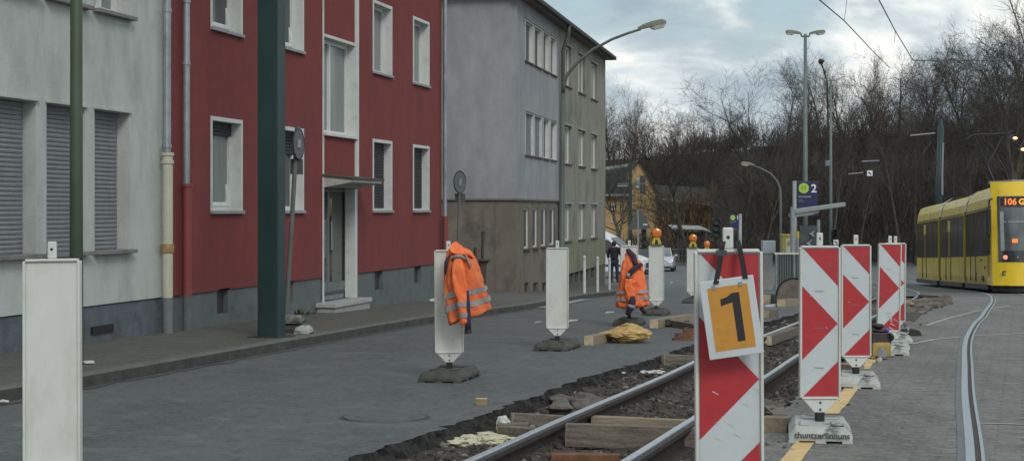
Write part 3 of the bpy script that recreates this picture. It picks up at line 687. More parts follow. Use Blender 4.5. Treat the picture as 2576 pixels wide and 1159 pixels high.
# ------------------------------------------------------------------ warning beacons
def beacon(label, loc, rz, front, lamp=None, group=None, foot=True, foot_m=None, ry=0, rx=0, footrz=0.0, txt=None):
    """origin on the ground; front=True: the striped sheet looks to -Y (the camera)"""
    t = thing('warning_beacon', label, 'traffic beacon', loc, rz, group, rx, ry)
    W2, z0, z1 = .135, .245, 1.215; s = -1 if front else 1
    mb = MB()
    # tray: flat panel + raised rim
    r = .018
    out = [(-W2+r,z0),(W2-r,z0),(W2,z0+r),(W2,z1-r),(W2-r,z1),(-W2+r,z1),(-W2,z1-r),(-W2,z0+r)]
    mb.prism(out, -.010, .010)
    for y0, y1 in ((-.026,-.0101),(.0101,.026)):
        q = .013
        mb.box(-W2, -W2+q, y0, y1, z0+.01, z1-.01); mb.box(W2-q, W2, y0, y1, z0+.01, z1-.01)
        mb.box(-W2+q, W2-q, y0, y1, z0, z0+q); mb.box(-W2+q, W2-q, y0, y1, z1-q, z1)
    mb.prism([(-W2+.02,z0-.001),(W2-.02,z0-.001),(.036,z0-.085),(-.036,z0-.085)], -.016, .016)
    b = mb.build('board', white_plastic, t, bevel=.004)
    m2 = MB(); m2.cyl((0,-.0175,z0-.02), .0085, .001, 8)
    bt = MB()
    for zz in (z0-.022, z0-.066):
        bt.tube([(0,-.019,zz),(0,.019,zz)], .008, 8)
    bt.build('bolt', dark_metal, b)
    MB().box(-.021, .021, -.010, .010, z1+.0005, z1+.082).build('lifting_handle', white_plastic, t, bevel=.006)
    hb = MB().tube([(0,-.0115,z1+.045),(0,.0115,z1+.045)], .007, 8); hb.build('handle_hole', black_paint, t)
    MB().box(-.027, .027, -.03, .03, .085, z0-.085).build('stem', black_rubber, t, bevel=.003)
    # sheet
    a, c = W2-.015, z0+.015; d = z1-.015; Hh = d-c
    y = s*.0125
    fm = MB(); f = lambda u, v, yy=y: (u*a*s*-1*1 if False else u*a, yy, d-v*Hh)
    fm.idx(0).quad(f(-1,0), f(1,0), f(1,1), f(-1,1))
    y2 = s*.0137; F2 = lambda u, v: f(u*.985, v, y2)
    fm.idx(1).add([F2(-.93,.004),F2(1,.004),F2(1,.255)], [(0,1,2)])
    fm.add([F2(-1,.255),F2(1,.508),F2(-1,.752)], [(0,1,2)])
    fm.add([F2(1,.762),F2(1,.997),F2(-.95,.997)], [(0,1,2)])
    sh = fm.build('striped_sheet', [reflect_white, reflect_red], b, fix=False)
    if foot:
        fz = .105
        fb = MB()
        # long rubber plate, chamfered, with feet and raised pads
        def sec(y, w_, h): return [(-w_, y, .018),(-w_, y, h*.45),(-w_+.045, y, h),(w_-.045, y, h),(w_, y, h*.45),(w_, y, .018)]
        Lh = .40 if foot_m is None else .33
        fb.loft([sec(-Lh,.185,.05), sec(-Lh+.012,.20,.07), sec(-Lh+.05,.205,fz), sec(Lh-.05,.205,fz), sec(Lh-.012,.20,.07), sec(Lh,.185,.05)])
        for x_ in (-.17,.0,.17):
            for yy in (-Lh+.03,-.12,.12,Lh-.03): fb.box(x_-.035, x_+.035, yy-.035, yy+.035, 0, .02)
        for x_ in (-.10,.10): fb.box(x_-.03, x_+.03, -.26, -.05, fz-.001, fz+.012); 
        fb.box(-.12, .12, .08, .25, fz-.001, fz+.010)
        fo = fb.build('foot_plate', foot_m or rubber, t, bevel=.006); fo.rotation_euler = (0,0,footrz)
        ft = MB(); ft.box(.07,.15,-Lh+.06,-Lh+.10,fz-.02,fz+.004)
        fo2 = ft.build('carrying_slot', dark_metal, fo)
    if lamp:
        zL = z1+.0006
        lb = MB(); lb.loft([[(x, y_, z) for x, y_ in ((-w_,-.05),(w_,-.05),(w_,.05),(-w_,.05))] for z, w_ in ((zL+.02,.085),(zL+.06,.082),(zL+.13,.050),(zL+.145,.048))])
        lo = lb.build('lamp_housing', mat('yellow_lamp_case', (.50,.39,.04), .5, .08), t, bevel=.01)
        MB().box(-.088,.088,-.052,.052,zL,zL+.02).build('lamp_base', mat('lamp_base_dark',(.12,.11,.04),.6), lo)
        MB().prism([(-.028,zL+.022),(.028,zL+.022),(.018,zL+.10),(-.018,zL+.10)], -.0565 if True else 0, -.0508).build('lock_recess', black_paint, lo)
        am = mat('amber_lens', (.62,.16,.01), .25, .08, 30, coat=.5)
        ln_ = MB(); cz = zL+.215
        for sgn in (-1, 1):
            pr = [(.0,.060),(.055,.057),(.082,.046),(.092,.014),(.092,.0)]
            ln_.loft([[Vector((r_*math.cos(k*math.pi/5+.314), sgn*(h_+.012), cz+r_*math.sin(k*math.pi/5+.314))) for k in range(10)] for r_, h_ in [(max(r_,.002), h_) for r_, h_ in pr]])
        ln_.build('amber_lens', am, lo)
        MB().box(-.045,.045,-.03,.03,cz+.083,cz+.10).build('lamp_cap', mat('lamp_base_dark',(.12,.11,.04),.6), lo, bevel=.006)
        MB().tube([(0,-.013,cz),(0,.013,cz)], .095, 20).build('lens_ring', mat('lens_ring_orange', (.35,.10,.015), .5), lo)
    return t
def at(x, d, dz=0.0): X = sx(x, d); return (X, d, g(d)+dz)
RD = math.atan(.2195)
white_foot = mat('white_daubed_rubber', (.40,.42,.40), .8, .1, 10, bump=.08, dirt=(.13,.14,.135), dirt_scale=4.5, dirt_lo=.53, dirt_hi=.62)
gL = 'blank-backed beacons along the road'; gR = 'red and white beacons beside the trench'
b1 = beacon('white back of a beacon, the nearest one, cut by the lower left edge', at(133, 7.85), R(1.2), False, ry=R(-.9), rx=R(-3), group=gL, footrz=-RD)
b1b = beacon('white beacon with a hooded orange jacket hung over its top, dark foot plate', at(1131, 15.7), R(4), False, group=gL, footrz=-RD-R(4), ry=R(-.5))
b3 = beacon('plain white beacon standing alone on its foot in front of the far houses', at(1402, 20.0), R(-2), False, group=gL, footrz=-RD)
b4 = beacon('white beacon mostly hidden by an orange jacket, behind the yellow sack', at(1583, 25.6), R(0), False, group=gL, footrz=-RD)
b5 = beacon('white beacon topped by an amber lamp in front of the silver car', at(1651, 29.3), R(0), False, lamp=True, group=gL, footrz=-RD)
b6 = beacon('white beacon with an amber lamp, just left of the big number plate', at(1743, 37.0), R(0), False, lamp=True, group=gL, footrz=-RD)
b7 = beacon('far beacon of which only the smaller amber lamp shows over the near beacon', at(1778, 46.0), R(0), False, lamp=True, group=gL, footrz=-RD)
b8 = beacon('farthest beacon, its amber lamp a speck beside the handle of the near beacon', at(1822, 55.0), R(0), False, lamp=True, group=gL, footrz=-RD)
r1 = beacon('big red and white striped beacon nearest the camera, carrying the number plate', at(1837, 6.62), R(-1), True, group=gR, ry=R(-.4), footrz=-RD)
r2 = beacon('red and white beacon on a white-daubed foot, second in the row', at(2062, 11.05), R(1.5), True, group=gR, foot_m=white_foot, footrz=-.19)
r3 = beacon('red and white beacon half hidden by the second, third in the row', at(2153, 15.0), R(1), True, group=gR, foot_m=white_foot, footrz=-.19)
r4 = beacon('scratched red and white beacon turned a little, behind the machine', at(2233, 19.2), R(6), True, group=gR, foot_m=white_foot, footrz=-.2, ry=R(1.2))
r5 = beacon('red and white beacon showing only its right edge behind the scratched one', at(2250, 21.4), R(3), True, group=gR, foot_m=white_foot, footrz=-.2, ry=R(.6))
for r_ in (r2, r3, r4):
    for c_ in r_.children:
        if c_.name.startswith('board'):
            for zz in (.30, .54, .80):
                text_mesh('Vollscheibe', .014, 'small_print', mat('print_grey', (.22,.23,.24), .6), c_, (-.04, -.0150, .245+.97*(1-zz)), (R(90),0,0), .0002)
for c_ in r2.children:
    if c_.name.startswith('foot_plate'):
        tx = text_mesh('thuntzerlinnuns', .056, 'lettering', mat('print_dark', (.05,.055,.055), .7), c_, (-.165, -.342, .040), (R(56),0,0), .0006, bold=.0012)
for r_ in (r1, r2, r3, r4, r5): r_.scale = (1,1,1.043)
# patched scratches on r4
for b_, n_, z0_, sc_ in ((r4, 9, .28, 1), (r1, 7, .50, .55), (r2, 5, .62, .5), (r3, 4, .72, .5)):
  for c_ in b_.children:
    if c_.name.startswith('board'):
        mb = MB(); rnd = random.Random(n_*3)
        for i in range(n_):
            a = rnd.uniform(-.02,.10) if sc_ == 1 else rnd.uniform(-.10,.09); z = z0_+rnd.uniform(0,.14/sc_); L = rnd.uniform(.02,.06)*sc_
            mb.add([(a,-.0148,z),(a+L,-.0148,z-L*.5),(a+L*1.05,-.0148,z-L*.5+.006*sc_*sc_),(a+.004,-.0148,z+.008*sc_*sc_)], [(0,1,2,3)])
        mb.build('scratch', reflect_white, c_)

# ---- hanging plate with the number
dP = 6.50
pc = V(1840, 798, dP)
npl = thing('number_plate', 'orange plate with a black 1 and white border, hanging askew from black straps', 'sign', pc, 0, ry=R(-8.0))
w_, h_ = .107, .153
MB().box(-w_, w_, -.003, .003, -h_, h_).build('plate', reflect_white, npl, bevel=.003)
MB().box(-w_*.735, w_*.735, -.0042, -.0032, -h_*.81, h_*.81).build('orange_field', mat('orange_sheet', (.50,.235,.03), .5, .07, 9, dirt=(.34,.17,.03), dirt_scale=8, dirt_lo=.55, dirt_hi=.8), npl)
ng = MB(); k = h_*.62
ng.prism([(.012,-k),(.042,-k),(.042,k),(.014,k),(-.008,k*.86),(-.034,k*.80),(-.034,k*.52),(-.002,k*.60),(.012,k*.62)], -.0056, -.0045); ng.build('digit_one', mat('sign_black', (.012,.013,.02), .5), npl)
cl = MB()
for x_ in (-.052, .052): cl.box(x_-.007, x_+.007, -.008, -.0031, h_-.036, h_-.020)
cl.build('clip', galv, npl)
strap = thing('carrying_strap', 'black webbing strap looped over the handle of the nearest striped beacon', 'strap', V(1836, 640, 6.55))
o_ = strap.location
def P_(x, y, d=6.56): return V(x, y, d)-o_
def ribbon(mb, pts, wd, th=.003):
    for (p, q) in zip(pts, pts[1:]):
        s_ = Vector((wd/2,0,0)); y_ = Vector((0,th,0)); e = (q-p)*.02
        vs = [p-s_, p+s_, q+s_+e, q-s_+e]; mb.add([*vs, *[v+y_ for v in vs]], [(0,1,2,3),(7,6,5,4),(0,4,5,1),(1,5,6,2),(2,6,7,3),(3,7,4,0)])
mb = MB(); ribbon(mb, [P_(1801,714,6.49), P_(1808,676,6.52), P_(1814,640,6.545), P_(1817,618,6.56), P_(1820,604,6.625)], .021)
ribbon(mb, [P_(1875,700,6.49), P_(1867,655,6.53), P_(1861,625,6.56), P_(1855,604,6.625)], .021)
ribbon(mb, [P_(1819,606,6.648), P_(1837,588,6.650), P_(1856,606,6.648)], .02)
mb.build('webbing', mat('black_webbing', (.006,.006,.007), .8), strap)
bk = MB().box(-.02,.02,-.006,.004,-.011,.011); bk.v = [tuple(Vector(v)+P_(1815,636,6.548)) for v in bk.v]; bk.build('buckle', mat('buckle', (.04,.055,.055), .5), strap)
# ------------------------------------------------------------------ jackets
org = mat('hi_vis_orange', (.86,.185,.055), .75, .06, 9, bump=.5, bscale=22)
org_d = mat('hi_vis_orange_shaded', (.70,.165,.055), .8, .06, 9, bump=.5, bscale=22)  # darker copy of the orange, shade on the jacket body put into colour
silver = mat('reflective_tape', (.28,.28,.29), .4, .12, 25)
navy = mat('navy_cloth', (.035,.022,.045), .85, .15, 15)
def shell_rows(rows, n=28, folds=5, amp=.06, seed=0, scale=1.0, ph=0.0):
    """rows: (z, xl, xr, yc, depth, tilt) -> rings with cloth folds, tilt = z rise over the width"""
    rings = []
    for (z, xl, xr, yc, dp, tilt) in rows:
        cx, hw = (xl+xr)/2, (xr-xl)/2; ring_ = []
        for k in range(n):
            a = 2*math.pi*k/n; c, s = math.cos(a), math.sin(a)
            f = 1+amp*1.5*math.sin(folds*a+seed+z*9)+amp*1.8*noise.noise(Vector((c*2.6+seed, s*2.6, z*12)))
            x = cx+hw*scale*math.copysign(abs(c)**.55, c)*(1+(f-1)*.3); y = yc+dp*scale*math.copysign(abs(s)**.9, s)*f
            ring_.append(Vector((x, y, z+tilt*c/1.0)))
        rings.append(ring_)
    return rings
def rows_px(spec, d, o):
    return [(sz(y, d)-o.z, sx(xl, d)-o.x, sx(xr, d)-o.x, yc, dp, tl_/F*d) for (y, xl, xr, yc, dp, tl_) in spec]
def sub_rows(rows, za, zb, n=3):
    """interpolated rows between two heights"""
    rows = sorted(rows, key=lambda r: -r[0]); out = []
    for i in range(n):
        z = za+(zb-za)*i/(n-1)
        for r0, r1 in zip(rows, rows[1:]):
            if r1[0] <= z <= r0[0]:
                t = (r0[0]-z)/(r0[0]-r1[0]+1e-9); out.append(tuple(a+(b-a)*t for a, b in zip(r0, r1))); break
    return out
def band(par, rows, za, zb, m, nm='reflective_band', scale=1.085, **kw):
    rr = sub_rows(rows, za, zb, 4)
    if len(rr) < 2: return
    return MB().loft(shell_rows(rr, scale=scale, **kw), cap=False).build(nm, m, par, smooth=True, fix=False)
# jacket on the second beacon
d1 = 15.45
j1 = thing('work_jacket', 'orange hooded work jacket hung on the near white beacon, its left sleeve hanging down', 'jacket', (sx(1160,d1), d1, sz(700,d1)))
o1 = j1.location
body = rows_px([(618,1135,1165,.02,.03,0),(628,1128,1180,.02,.05,-2),(645,1124,1197,.0,.07,-6),(665,1118,1204,.0,.085,-6),(690,1117,1209,0,.095,4),(715,1118,1216,0,.10,8),(745,1121,1224,0,.095,14),(775,1125,1232,0,.09,18),(795,1129,1239,0,.085,22),(796,1130,1238,0,.082,22)], d1, o1)
kw = dict(folds=6, amp=.10, seed=1.0)
bo = MB().loft(shell_rows(body, **kw)).build('jacket_body', org_d, j1, smooth=True, fix=False, subsurf=1)
zz = lambda y: sz(y, d1)-o1.z
band(bo, body, zz(728), zz(741), silver, **kw); band(bo, body, zz(757), zz(771), silver, **kw)
# navy lining strip down the left edge and shoulder
MB().tube([Vector((sx(x,d1)-o1.x, yy, zz(y))) for x, y, yy in ((1133,640,-.07),(1123,660,-.085),(1121,690,-.09))], [.022,.03,.012], 8, flat=.5).build('navy_shoulder', navy, bo, smooth=True)
MB().tube([Vector((sx(x,d1)-o1.x, yy, zz(y))) for x, y, yy in ((1139,665,-.105),(1138,690,-.115),(1146,715,-.12),(1160,735,-.13))], [.010,.014,.012,.006], 8, flat=.5).build('front_zip', navy, bo, smooth=True)
sl = []
for (y, x, r_) in ((648,1158,.050),(665,1157,.072),(690,1158,.085),(715,1162,.080),(745,1166,.072),(775,1170,.066),(800,1173,.056),(815,1171,.046)):
    sl.append((zz(y), sx(x,d1)-o1.x-r_*.98, sx(x,d1)-o1.x+r_*.62, -.125, r_*.62, 0))
kw2 = dict(folds=3, amp=.10, seed=3.0)
so1 = MB().loft(shell_rows(sl, **kw2)).build('sleeve', org, j1, smooth=True, fix=False, subsurf=1)
band(so1, sl, zz(757), zz(769), silver, scale=1.12, **kw2); band(so1, sl, zz(783), zz(796), silver, scale=1.12, **kw2)
MB().tube([Vector((sx(x,d1)-o1.x, -.15, zz(y))) for x, y in ((1178,728),(1179,760),(1181,805),(1179,822))], [.010,.02,.022,.030], 8, flat=.6).build('dark_cuff', navy, so1, smooth=True)
MB().tube([Vector((sx(x,d1)-o1.x, -.12, zz(y))) for x, y in ((1178,815),(1179,836))], [.026,.034], 10).build('hanging_strap_end', black_paint, so1)
# hood
hood = rows_px([(606,1139,1147,.03,.015,0),(614,1134,1153,.02,.035,0),(622,1131,1168,.0,.06,-3),(630,1130,1183,-.02,.08,-6),(638,1129,1192,-.03,.085,-8),(645,1133,1196,-.01,.07,-8)], d1, o1)
MB().loft(shell_rows(hood, folds=4, amp=.13, seed=2.2)).build('hood', org, j1, smooth=True, fix=False, subsurf=1)
MB().tube([Vector((sx(x,d1)-o1.x, yy, zz(y))) for x, y, yy in ((1138,652,-.09),(1148,644,-.12),(1160,643,-.125),(1172,650,-.11))], [.018,.026,.026,.015], 10, flat=.7).build('collar_lining', mat('grey_lining', (.24,.26,.27), .7), j1, smooth=True)
MB().tube([Vector((sx(x,d1)-o1.x, yy, zz(y))) for x, y, yy in ((1172,640,-.10),(1180,655,-.11),(1184,672,-.11))], [.012,.016,.014], 8, flat=.5).build('shoulder_reflector', silver, j1, smooth=True)
# jacket on the fourth beacon
d2 = 25.2
j2 = thing('work_jacket', 'orange work jacket with navy shoulder hung over the beacon behind the yellow sack', 'jacket', (sx(1592,d2), d2, sz(700,d2)))
o2 = j2.location; z2 = lambda y: sz(y, d2)-o2.z
body = rows_px([(632,1574,1592,.02,.05,0),(648,1571,1602,.0,.08,0),(664,1566,1612,0,.11,2),(685,1560,1619,0,.13,2),(710,1558,1624,0,.14,2),(740,1553,1629,0,.15,2),(766,1550,1634,0,.155,3),(773,1552,1631,0,.14,3)], d2, o2)
kw = dict(folds=7, amp=.10, seed=5.0)
bo = MB().loft(shell_rows(body, **kw)).build('jacket_body', org, j2, smooth=True, fix=False, subsurf=1)
band(bo, body, z2(729), z2(737), silver, **kw); band(bo, body, z2(746), z2(754), silver, **kw)
MB().tube([Vector((sx(x,d2)-o2.x, yy, z2(y))) for x, y, yy in ((1579,628,-.02),(1592,642,-.09),(1597,660,-.13),(1602,668,-.15)) ], [.05,.055,.05,.03], 8, flat=.6).build('navy_shoulder', navy, bo, smooth=True)
MB().tube([Vector((sx(x,d2)-o2.x, yy, z2(y))) for x, y, yy in ((1612,664,-.13),(1596,672,-.18),(1585,682,-.2),(1580,692,-.2)) ], [.05,.055,.058,.05], 8, flat=.6).build('navy_yoke', navy, bo, smooth=True)
MB().tube([Vector((sx(x,d2)-o2.x, -.2, z2(y))) for x, y in ((1582,686),(1580,696))], [.06,.062], 8, flat=.7).build('sleeve_reflector', silver, bo, smooth=True)
MB().tube([Vector((sx(x,d2)-o2.x, -.17, z2(y))) for x, y in ((1573,697),(1572,712))], [.014,.016], 6).build('pocket_flap', navy, bo)
sl = []
for (y, x, r_) in ((696,1580,.07),(712,1581,.085),(735,1584,.08),(752,1586,.065),(762,1585,.05)): sl.append((z2(y), sx(x,d2)-o2.x-r_, sx(x,d2)-o2.x+r_, -.19, r_*.7, 0))
so2 = MB().loft(shell_rows(sl, folds=3, amp=.1, seed=3)).build('sleeve', org, j2, smooth=True, fix=False, subsurf=1)
MB().tube([Vector((sx(x,d2)-o2.x, -.23, z2(y))) for x, y in ((1589,742),(1588,757),(1583,772),(1576,790))], [.035,.055,.055,.035], 8).build('dark_cuff', navy, so2, smooth=True)
MB().tube([Vector((sx(x,d2)-o2.x, -.235, z2(y))) for x, y in ((1586,764),(1584,771))], [.06,.06], 8).build('cuff_reflector', silver, so2, smooth=True)
MB().tube([Vector((sx(x,d2)-o2.x, -.03, z2(y))) for x, y in ((1612,774),(1624,786))], [.06,.05], 8, flat=.6).build('lining_corner', navy, j2, smooth=True)

ctx_ = bpy.data.textures.new('cloth_crease', 'CLOUDS'); ctx_.noise_scale = .07; ctx_.noise_depth = 2
for j_ in (j1, j2):
    for c_ in j_.children_recursive:
        if c_.name.split('.')[0] in ('jacket_body', 'sleeve', 'hood'):
            for m_ in c_.modifiers: m_.levels = m_.render_levels = 2
            dm = c_.modifiers.new('crease', 'DISPLACE'); dm.texture = ctx_; dm.strength = .035 if j_ is j1 else .07; dm.mid_level = .5; dm.texture_coords = 'LOCAL'
# ------------------------------------------------------------------ timbers, sack, trench things
def timber(name, label, p, q, w_, h_, m, group=None, ends=True, cat='timber'):
    p = Vector(p); q = Vector(q)
    t = thing(name, label, cat, p, group=group)
    MB().beam(Vector((0,0,0)), q-p, w_, h_).build('beam_body', m, t, bevel=.004)
    if ends:
        d = (q-p).normalized()
        MB().beam(-d*.003, d*.0, w_*.97, h_*.97).build('sawn_end', wood_end, t)
    return t
def REST(x, y, h=0.0):
    dz = 0.0
    for _ in range(6):
        p = G(x, y, dz); inside = p.y < T_END and tl(p.y) < p.x < trx(p.y)
        dz = dz*.5+.5*((floorz(p.x, p.y) if inside else 0)+h)
    return G(x, y, dz)
def GP(x, y, dz=0): return G(x, y, 0)+Vector((0,0,dz))
def dpt(x, y, d): return V(x, y, d)
gt = 'timbers lying in the trench'
def tt(label, x0, y0, d0, x1, y1, d1_, w_, h_, m=wood_raw, **k): return timber('timber_beam', label, REST(x0,y0,h_*.5), REST(x1,y1,h_*.5), w_, h_, m, gt, **k)
tt('long squared timber laid across the trench under the left rail, pale top edge', 1288, 1054, 12.9, 1440, 1062, 12.5, .07, .10, wood_old)
tt('pale timber between the two rails, the farther of the pair', 1488, 1058, 12.7, 1752, 1070, 12.2, .09, .085, wood_raw)
tt('long grey timber between the two rails, nearer of the pair', 1425, 1092, 11.75, 1752, 1102, 11.5, .10, .16, wood_old)
tt('short weathered timber end beside the white foam', 1262, 1084, 12.0, 1345, 1090, 11.8, .09, .08, wood_old)
tt('broken stub of timber under the left rail', 1250, 1073, 12.35, 1330, 1070, 12.5, .07, .05, wood_old)
tt('rusty brown flat bar lying low between the rails', 1385, 1148, 10.4, 1560, 1150, 10.3, .10, .05, rust, ends=False)
tt('reddish sleeper end by the trench edge behind the left rail', 1668, 904, 19.3, 1762, 908, 19.0, .14, .12, wood_old)
tt('timber plank sticking out beside the white-daubed foot', 1922, 1064, 11.6, 1985, 1067, 11.5, .12, .10, wood_raw)
tt('stone-like broken timber against the beacon foot', 1928, 1020, 12.3, 1962, 1048, 12.0, .10, .05, wood_old)
tt('wooden wedge behind the third beacon of the row', 2117, 925, 16.3, 2160, 930, 16.2, .14, .10, wood_raw)
gt = 'timbers on the road edge'
tt('squared timber with a pale sawn end poking from behind the yellow sack', 1481, 856, 21.6, 1580, 838, 23.9, .12, .12, wood_raw)
tt('long squared timber with a pale end near the steel fittings', 1645, 814, 25.6, 1740, 799, 28.4, .13, .13, wood_raw)
tt('dark steel-bound beam crossing the pile of fittings', 1692, 812, 25.6, 1768, 824, 24.6, .16, .10, wood_old)
tt('flat board lying on the road behind the fittings', 1700, 796, 28.6, 1800, 800, 28.0, .55, .03, wood_old, ends=False)
tt('short pale timber in the road gap right of the near beacon', 1965, 762, 33.5, 2003, 760, 33.8, .18, .15, wood_raw)
tt('small brown block beside the trench right of the near beacon', 1925, 789, 29.3, 1950, 788, 29.4, .16, .14, wood_old)
tt('dark beam lying by the trench beneath the corrugated fence', 1925, 752, 36, 1995, 748, 36.4, .25, .20, mat('tarred_beam', (.04,.042,.042), .9))
tt('broken grey timber in the trench between the first two striped beacons', 1925, 856, 21.8, 1995, 832, 23.4, .18, .13, wood_old)
tt('white painted lath on the road', 1925, 769, 32.6, 1963, 767, 32.8, .05, .05, white_paint, ends=False)
gt = 'scrap timber by the far trench end'
for i, (x0,y0,x1,y1) in enumerate(((2290,772,2345,757),(2300,768,2362,766),(2318,758,2370,762),(2284,781,2330,779))):
    p, q = G(x0,y0), G(x1,y1)
    timber('scrap_board', ['grey board sloping in the rubble by the far rail bend','longest board in the rubble by the far rail bend','board on top of the rubble by the far rail bend','lowest board by the far rail bend'][i], p+Vector((0,0,.06+.04*i)), q+Vector((0,0,.08+.03*i)), .16, .05, wood_old, gt)
# block of wood on the road
bl = thing('wood_block', 'small sawn wood block lying alone on the road beside the trench', 'wood block', GP(1211, 1018))
MB().box(-.045,.045,-.03,.03,0,.05).build('block_body', mat('block_brown', (.25,.19,.10), .85, .2, 10), bl, bevel=.003)
MB().box(-.046,.046,-.031,.031,.0505,.0535).build('pale_face', wood_end, bl)
# yellow sack
sk = thing('sack', 'crumpled tan plastic sack lying on the road before the jacket', 'sack', GP(1584, 864)+Vector((0,.25,0)))
tan = mat('tan_sack', (.42,.27,.09), .55, .15, 6, col2=(.50,.34,.13), bump=.3, bscale=10)
bm = bmesh.new(); bmesh.ops.create_icosphere(bm, subdivisions=4, radius=1)
for v in bm.verts:
    p = v.co; n_ = noise.noise(p*2.1+Vector((4,1,2))); n2_ = abs(noise.noise(p*4.7)); k = 1+.16*n_-.20*n2_
    x, y, z = p.x*.31*k, p.y*.24*k, p.z*.135*k*(1-.35*abs(p.x))
    if p.x < -.55: z *= .6; x -= .04
    v.co = (x, y, max(z+.105, .0))
me = bpy.data.meshes.new('sack_body'); bm.to_mesh(me); bm.free(); me.materials.append(tan)
so_ = bpy.data.objects.new('sack_body', me); COL.objects.link(so_); so_.parent = sk
MB().tube([(-.12,-.03,.205),(-.03,-.06,.235),(.07,-.03,.225),(.15,.0,.205)], [.012,.024,.022,.008], 8, flat=.5).build('folded_mouth', mat('tan_fold', (.52,.37,.16), .5, .12, 8), sk, smooth=True)
# red/white rope tail by foot 4
# steel fittings on the road edge
gf = 'steel fittings on the road edge'
def fitting(label, x, y, s_=1.0, rz=0, kind=0):
    t = thing('steel_fitting', label, 'fitting', GP(x, y), rz, gf)
    mb = MB()
    if kind == 0:
        mb.box(-.12*s_,.12*s_,-.05,.05,0,.03); mb.box(-.10*s_,.10*s_,-.012,.012,.03,.10)
        mb.build('angle_plate', rust, t, bevel=.004)
        for x_ in (-.06,.06): MB().cyl((x_*s_,-.0125,.062), .016, .001, 10)
        MB().tube([(-.07*s_,-.0125,.065),(-.07*s_,.0125,.065)], .018, 10).build('bolt_hole', dark_metal, t)
    else:
        mb.tube([(-.1*s_,0,.03),(.0,0,.06),(.12*s_,.02,.03)], [.03,.035,.03], 8); mb.build('bar', rust, t)
        MB().tube([(.0,-.03,.07),(.0,.03,.07)], .05, 12).build('clamp_ring', dark_metal, t)
    return t
fitting('flat steel plate with two slots, nearest of the fittings', 1718, 855, 1.1, .1)
fitting('upright steel angle plate behind the slotted plate', 1735, 846, 1.0, .5)
fitting('steel clamp lying on the timber pile', 1680, 822, 1.1, .3, 1)
fitting('steel clamp half hidden by the near striped beacon', 1742, 836, 1.2, -.4, 1)
fitting('thin steel bar with ring at the end of the pile', 1728, 826, 1.0, .9, 1)
# foam and stones
foam = mat('hardened_foam', (.52,.50,.36), .9, .1, 10, bump=.5)
foam_w = mat('white_plastic_scrap', (.50,.52,.50), .7, .08, 10)
def lump(name, label, cat, p, r, sc, m, seed, group=None, nz=.5, nf=2.5):
    t = MB().ball((0,0,0), r, 3, sc, nz, nf, seed).build(name, m, None, fix=False)
    t.location = p; tag(t, label, cat, group); return t
fl = []
mb = MB(); rnd = random.Random(11)
cpt = REST(1228, 1103, .02)
for i in range(60):
    a = rnd.gauss(0,.10); b = rnd.gauss(0,.10); mb.ball((a,b,rnd.uniform(-.005,.010)), rnd.choice((.01,.015,.05,.03)), 2, (1.4,1,.4), 1.3, 2, i)
f1 = mb.build('foam_spill', foam, None, fix=False); f1.location = cpt+Vector((0,0,.0)); tag(f1, 'cream hardened foam spilled in the trench by the nearest part of the rail', 'foam')
mb = MB()
for i in range(16): mb.ball((rnd.gauss(0,.09), rnd.gauss(0,.05), rnd.uniform(0,.02)), rnd.uniform(.012,.03), 1, (1.5,1,.5), .5, 3, i)
f2 = mb.build('foam_spill', foam_w, None, fix=False); f2.location = REST(1640, 938, .02); tag(f2, 'white foam scraps lying by the rail near the trench edge', 'foam')
mb = MB()
for i in range(12): mb.ball((rnd.gauss(0,.07), rnd.gauss(0,.05), rnd.uniform(0,.02)), rnd.uniform(.012,.024), 1, (1.3,1,.5), .5, 3, i+40)
f3 = mb.build('foam_spill', mat('greyish_foam', (.24,.23,.21), .9), None, fix=False); f3.location = REST(1500, 1010, .01); tag(f3, 'small grey foam crumbs between the trench edge and the left rail', 'foam')
lump('plastic_scrap', 'white plastic scrap against the trench edge by the timber ends', 'scrap', REST(1266,1066,.04), .05, (1.1,1,1.3), foam_w, 3)
stone = mat('grey_stone', (.085,.078,.068), .9, .3, 6, col2=(.14,.13,.115), bump=.5)
for i, (x, y, d, r_, lb) in enumerate(((1418,1008,13.9,.085,'rounded stone left of a pair by the trench edge'),(1468,1012,13.8,.11,'flat broken stone right of a pair under the left rail'),(1410,1030,13.2,.10,'long flat stone just beyond the pale timber'),(1935,1030,12.6,.10,'stone leaning by the timber end between the striped beacons'))):
    lump('stone', lb, 'stone', REST(x,y,r_*.45), r_, (1.25,1,.62), stone, i, 'stones in the trench', .9, 1.3)
# rubble: uncountable clods over the trench floor
mb = MB(); rnd = random.Random(5)
def clods(n_, Y0, Y1, rmin, rmax, seed, m, nm, label, xl_=.04, xr_=.04, pw=1.0):
    rnd = random.Random(seed); mb = MB()
    for i in range(n_):
        Y = Y0+(Y1-Y0)*rnd.random()**pw; a, b = tl(Y)+xl_, trx(Y)-xr_; X = rnd.uniform(a, b)
        r_ = rnd.uniform(rmin, rmax)*(.6+Y/25)
        z = g(Y)+floorz(X, Y)
        c = bmesh_rock[rnd.randrange(len(bmesh_rock))]; rz = rnd.uniform(0, 6.3); ca, sa = math.cos(rz)*r_, math.sin(rz)*r_; hz = r_*rnd.uniform(.5,.9)
        mb.add([(X+v[0]*ca-v[1]*sa, Y+v[0]*sa+v[1]*ca, z+v[2]*hz) for v in c[0]], c[1])
    o = mb.build(nm, m, None, fix=False); o['kind'] = 'stuff'; o['label'] = label; return o
bmesh_rock = []
for s_ in range(6):
    q = MB().ball((0,0,0), 1, 1, (1.2,.9,1), .6, 1.5, s_+3); bmesh_rock.append((q.v, q.f))
clods(6000, 9, 30, .006, .030, 1, soil_m, 'rubble', 'dark clods of earth over the trench floor', pw=1.3)
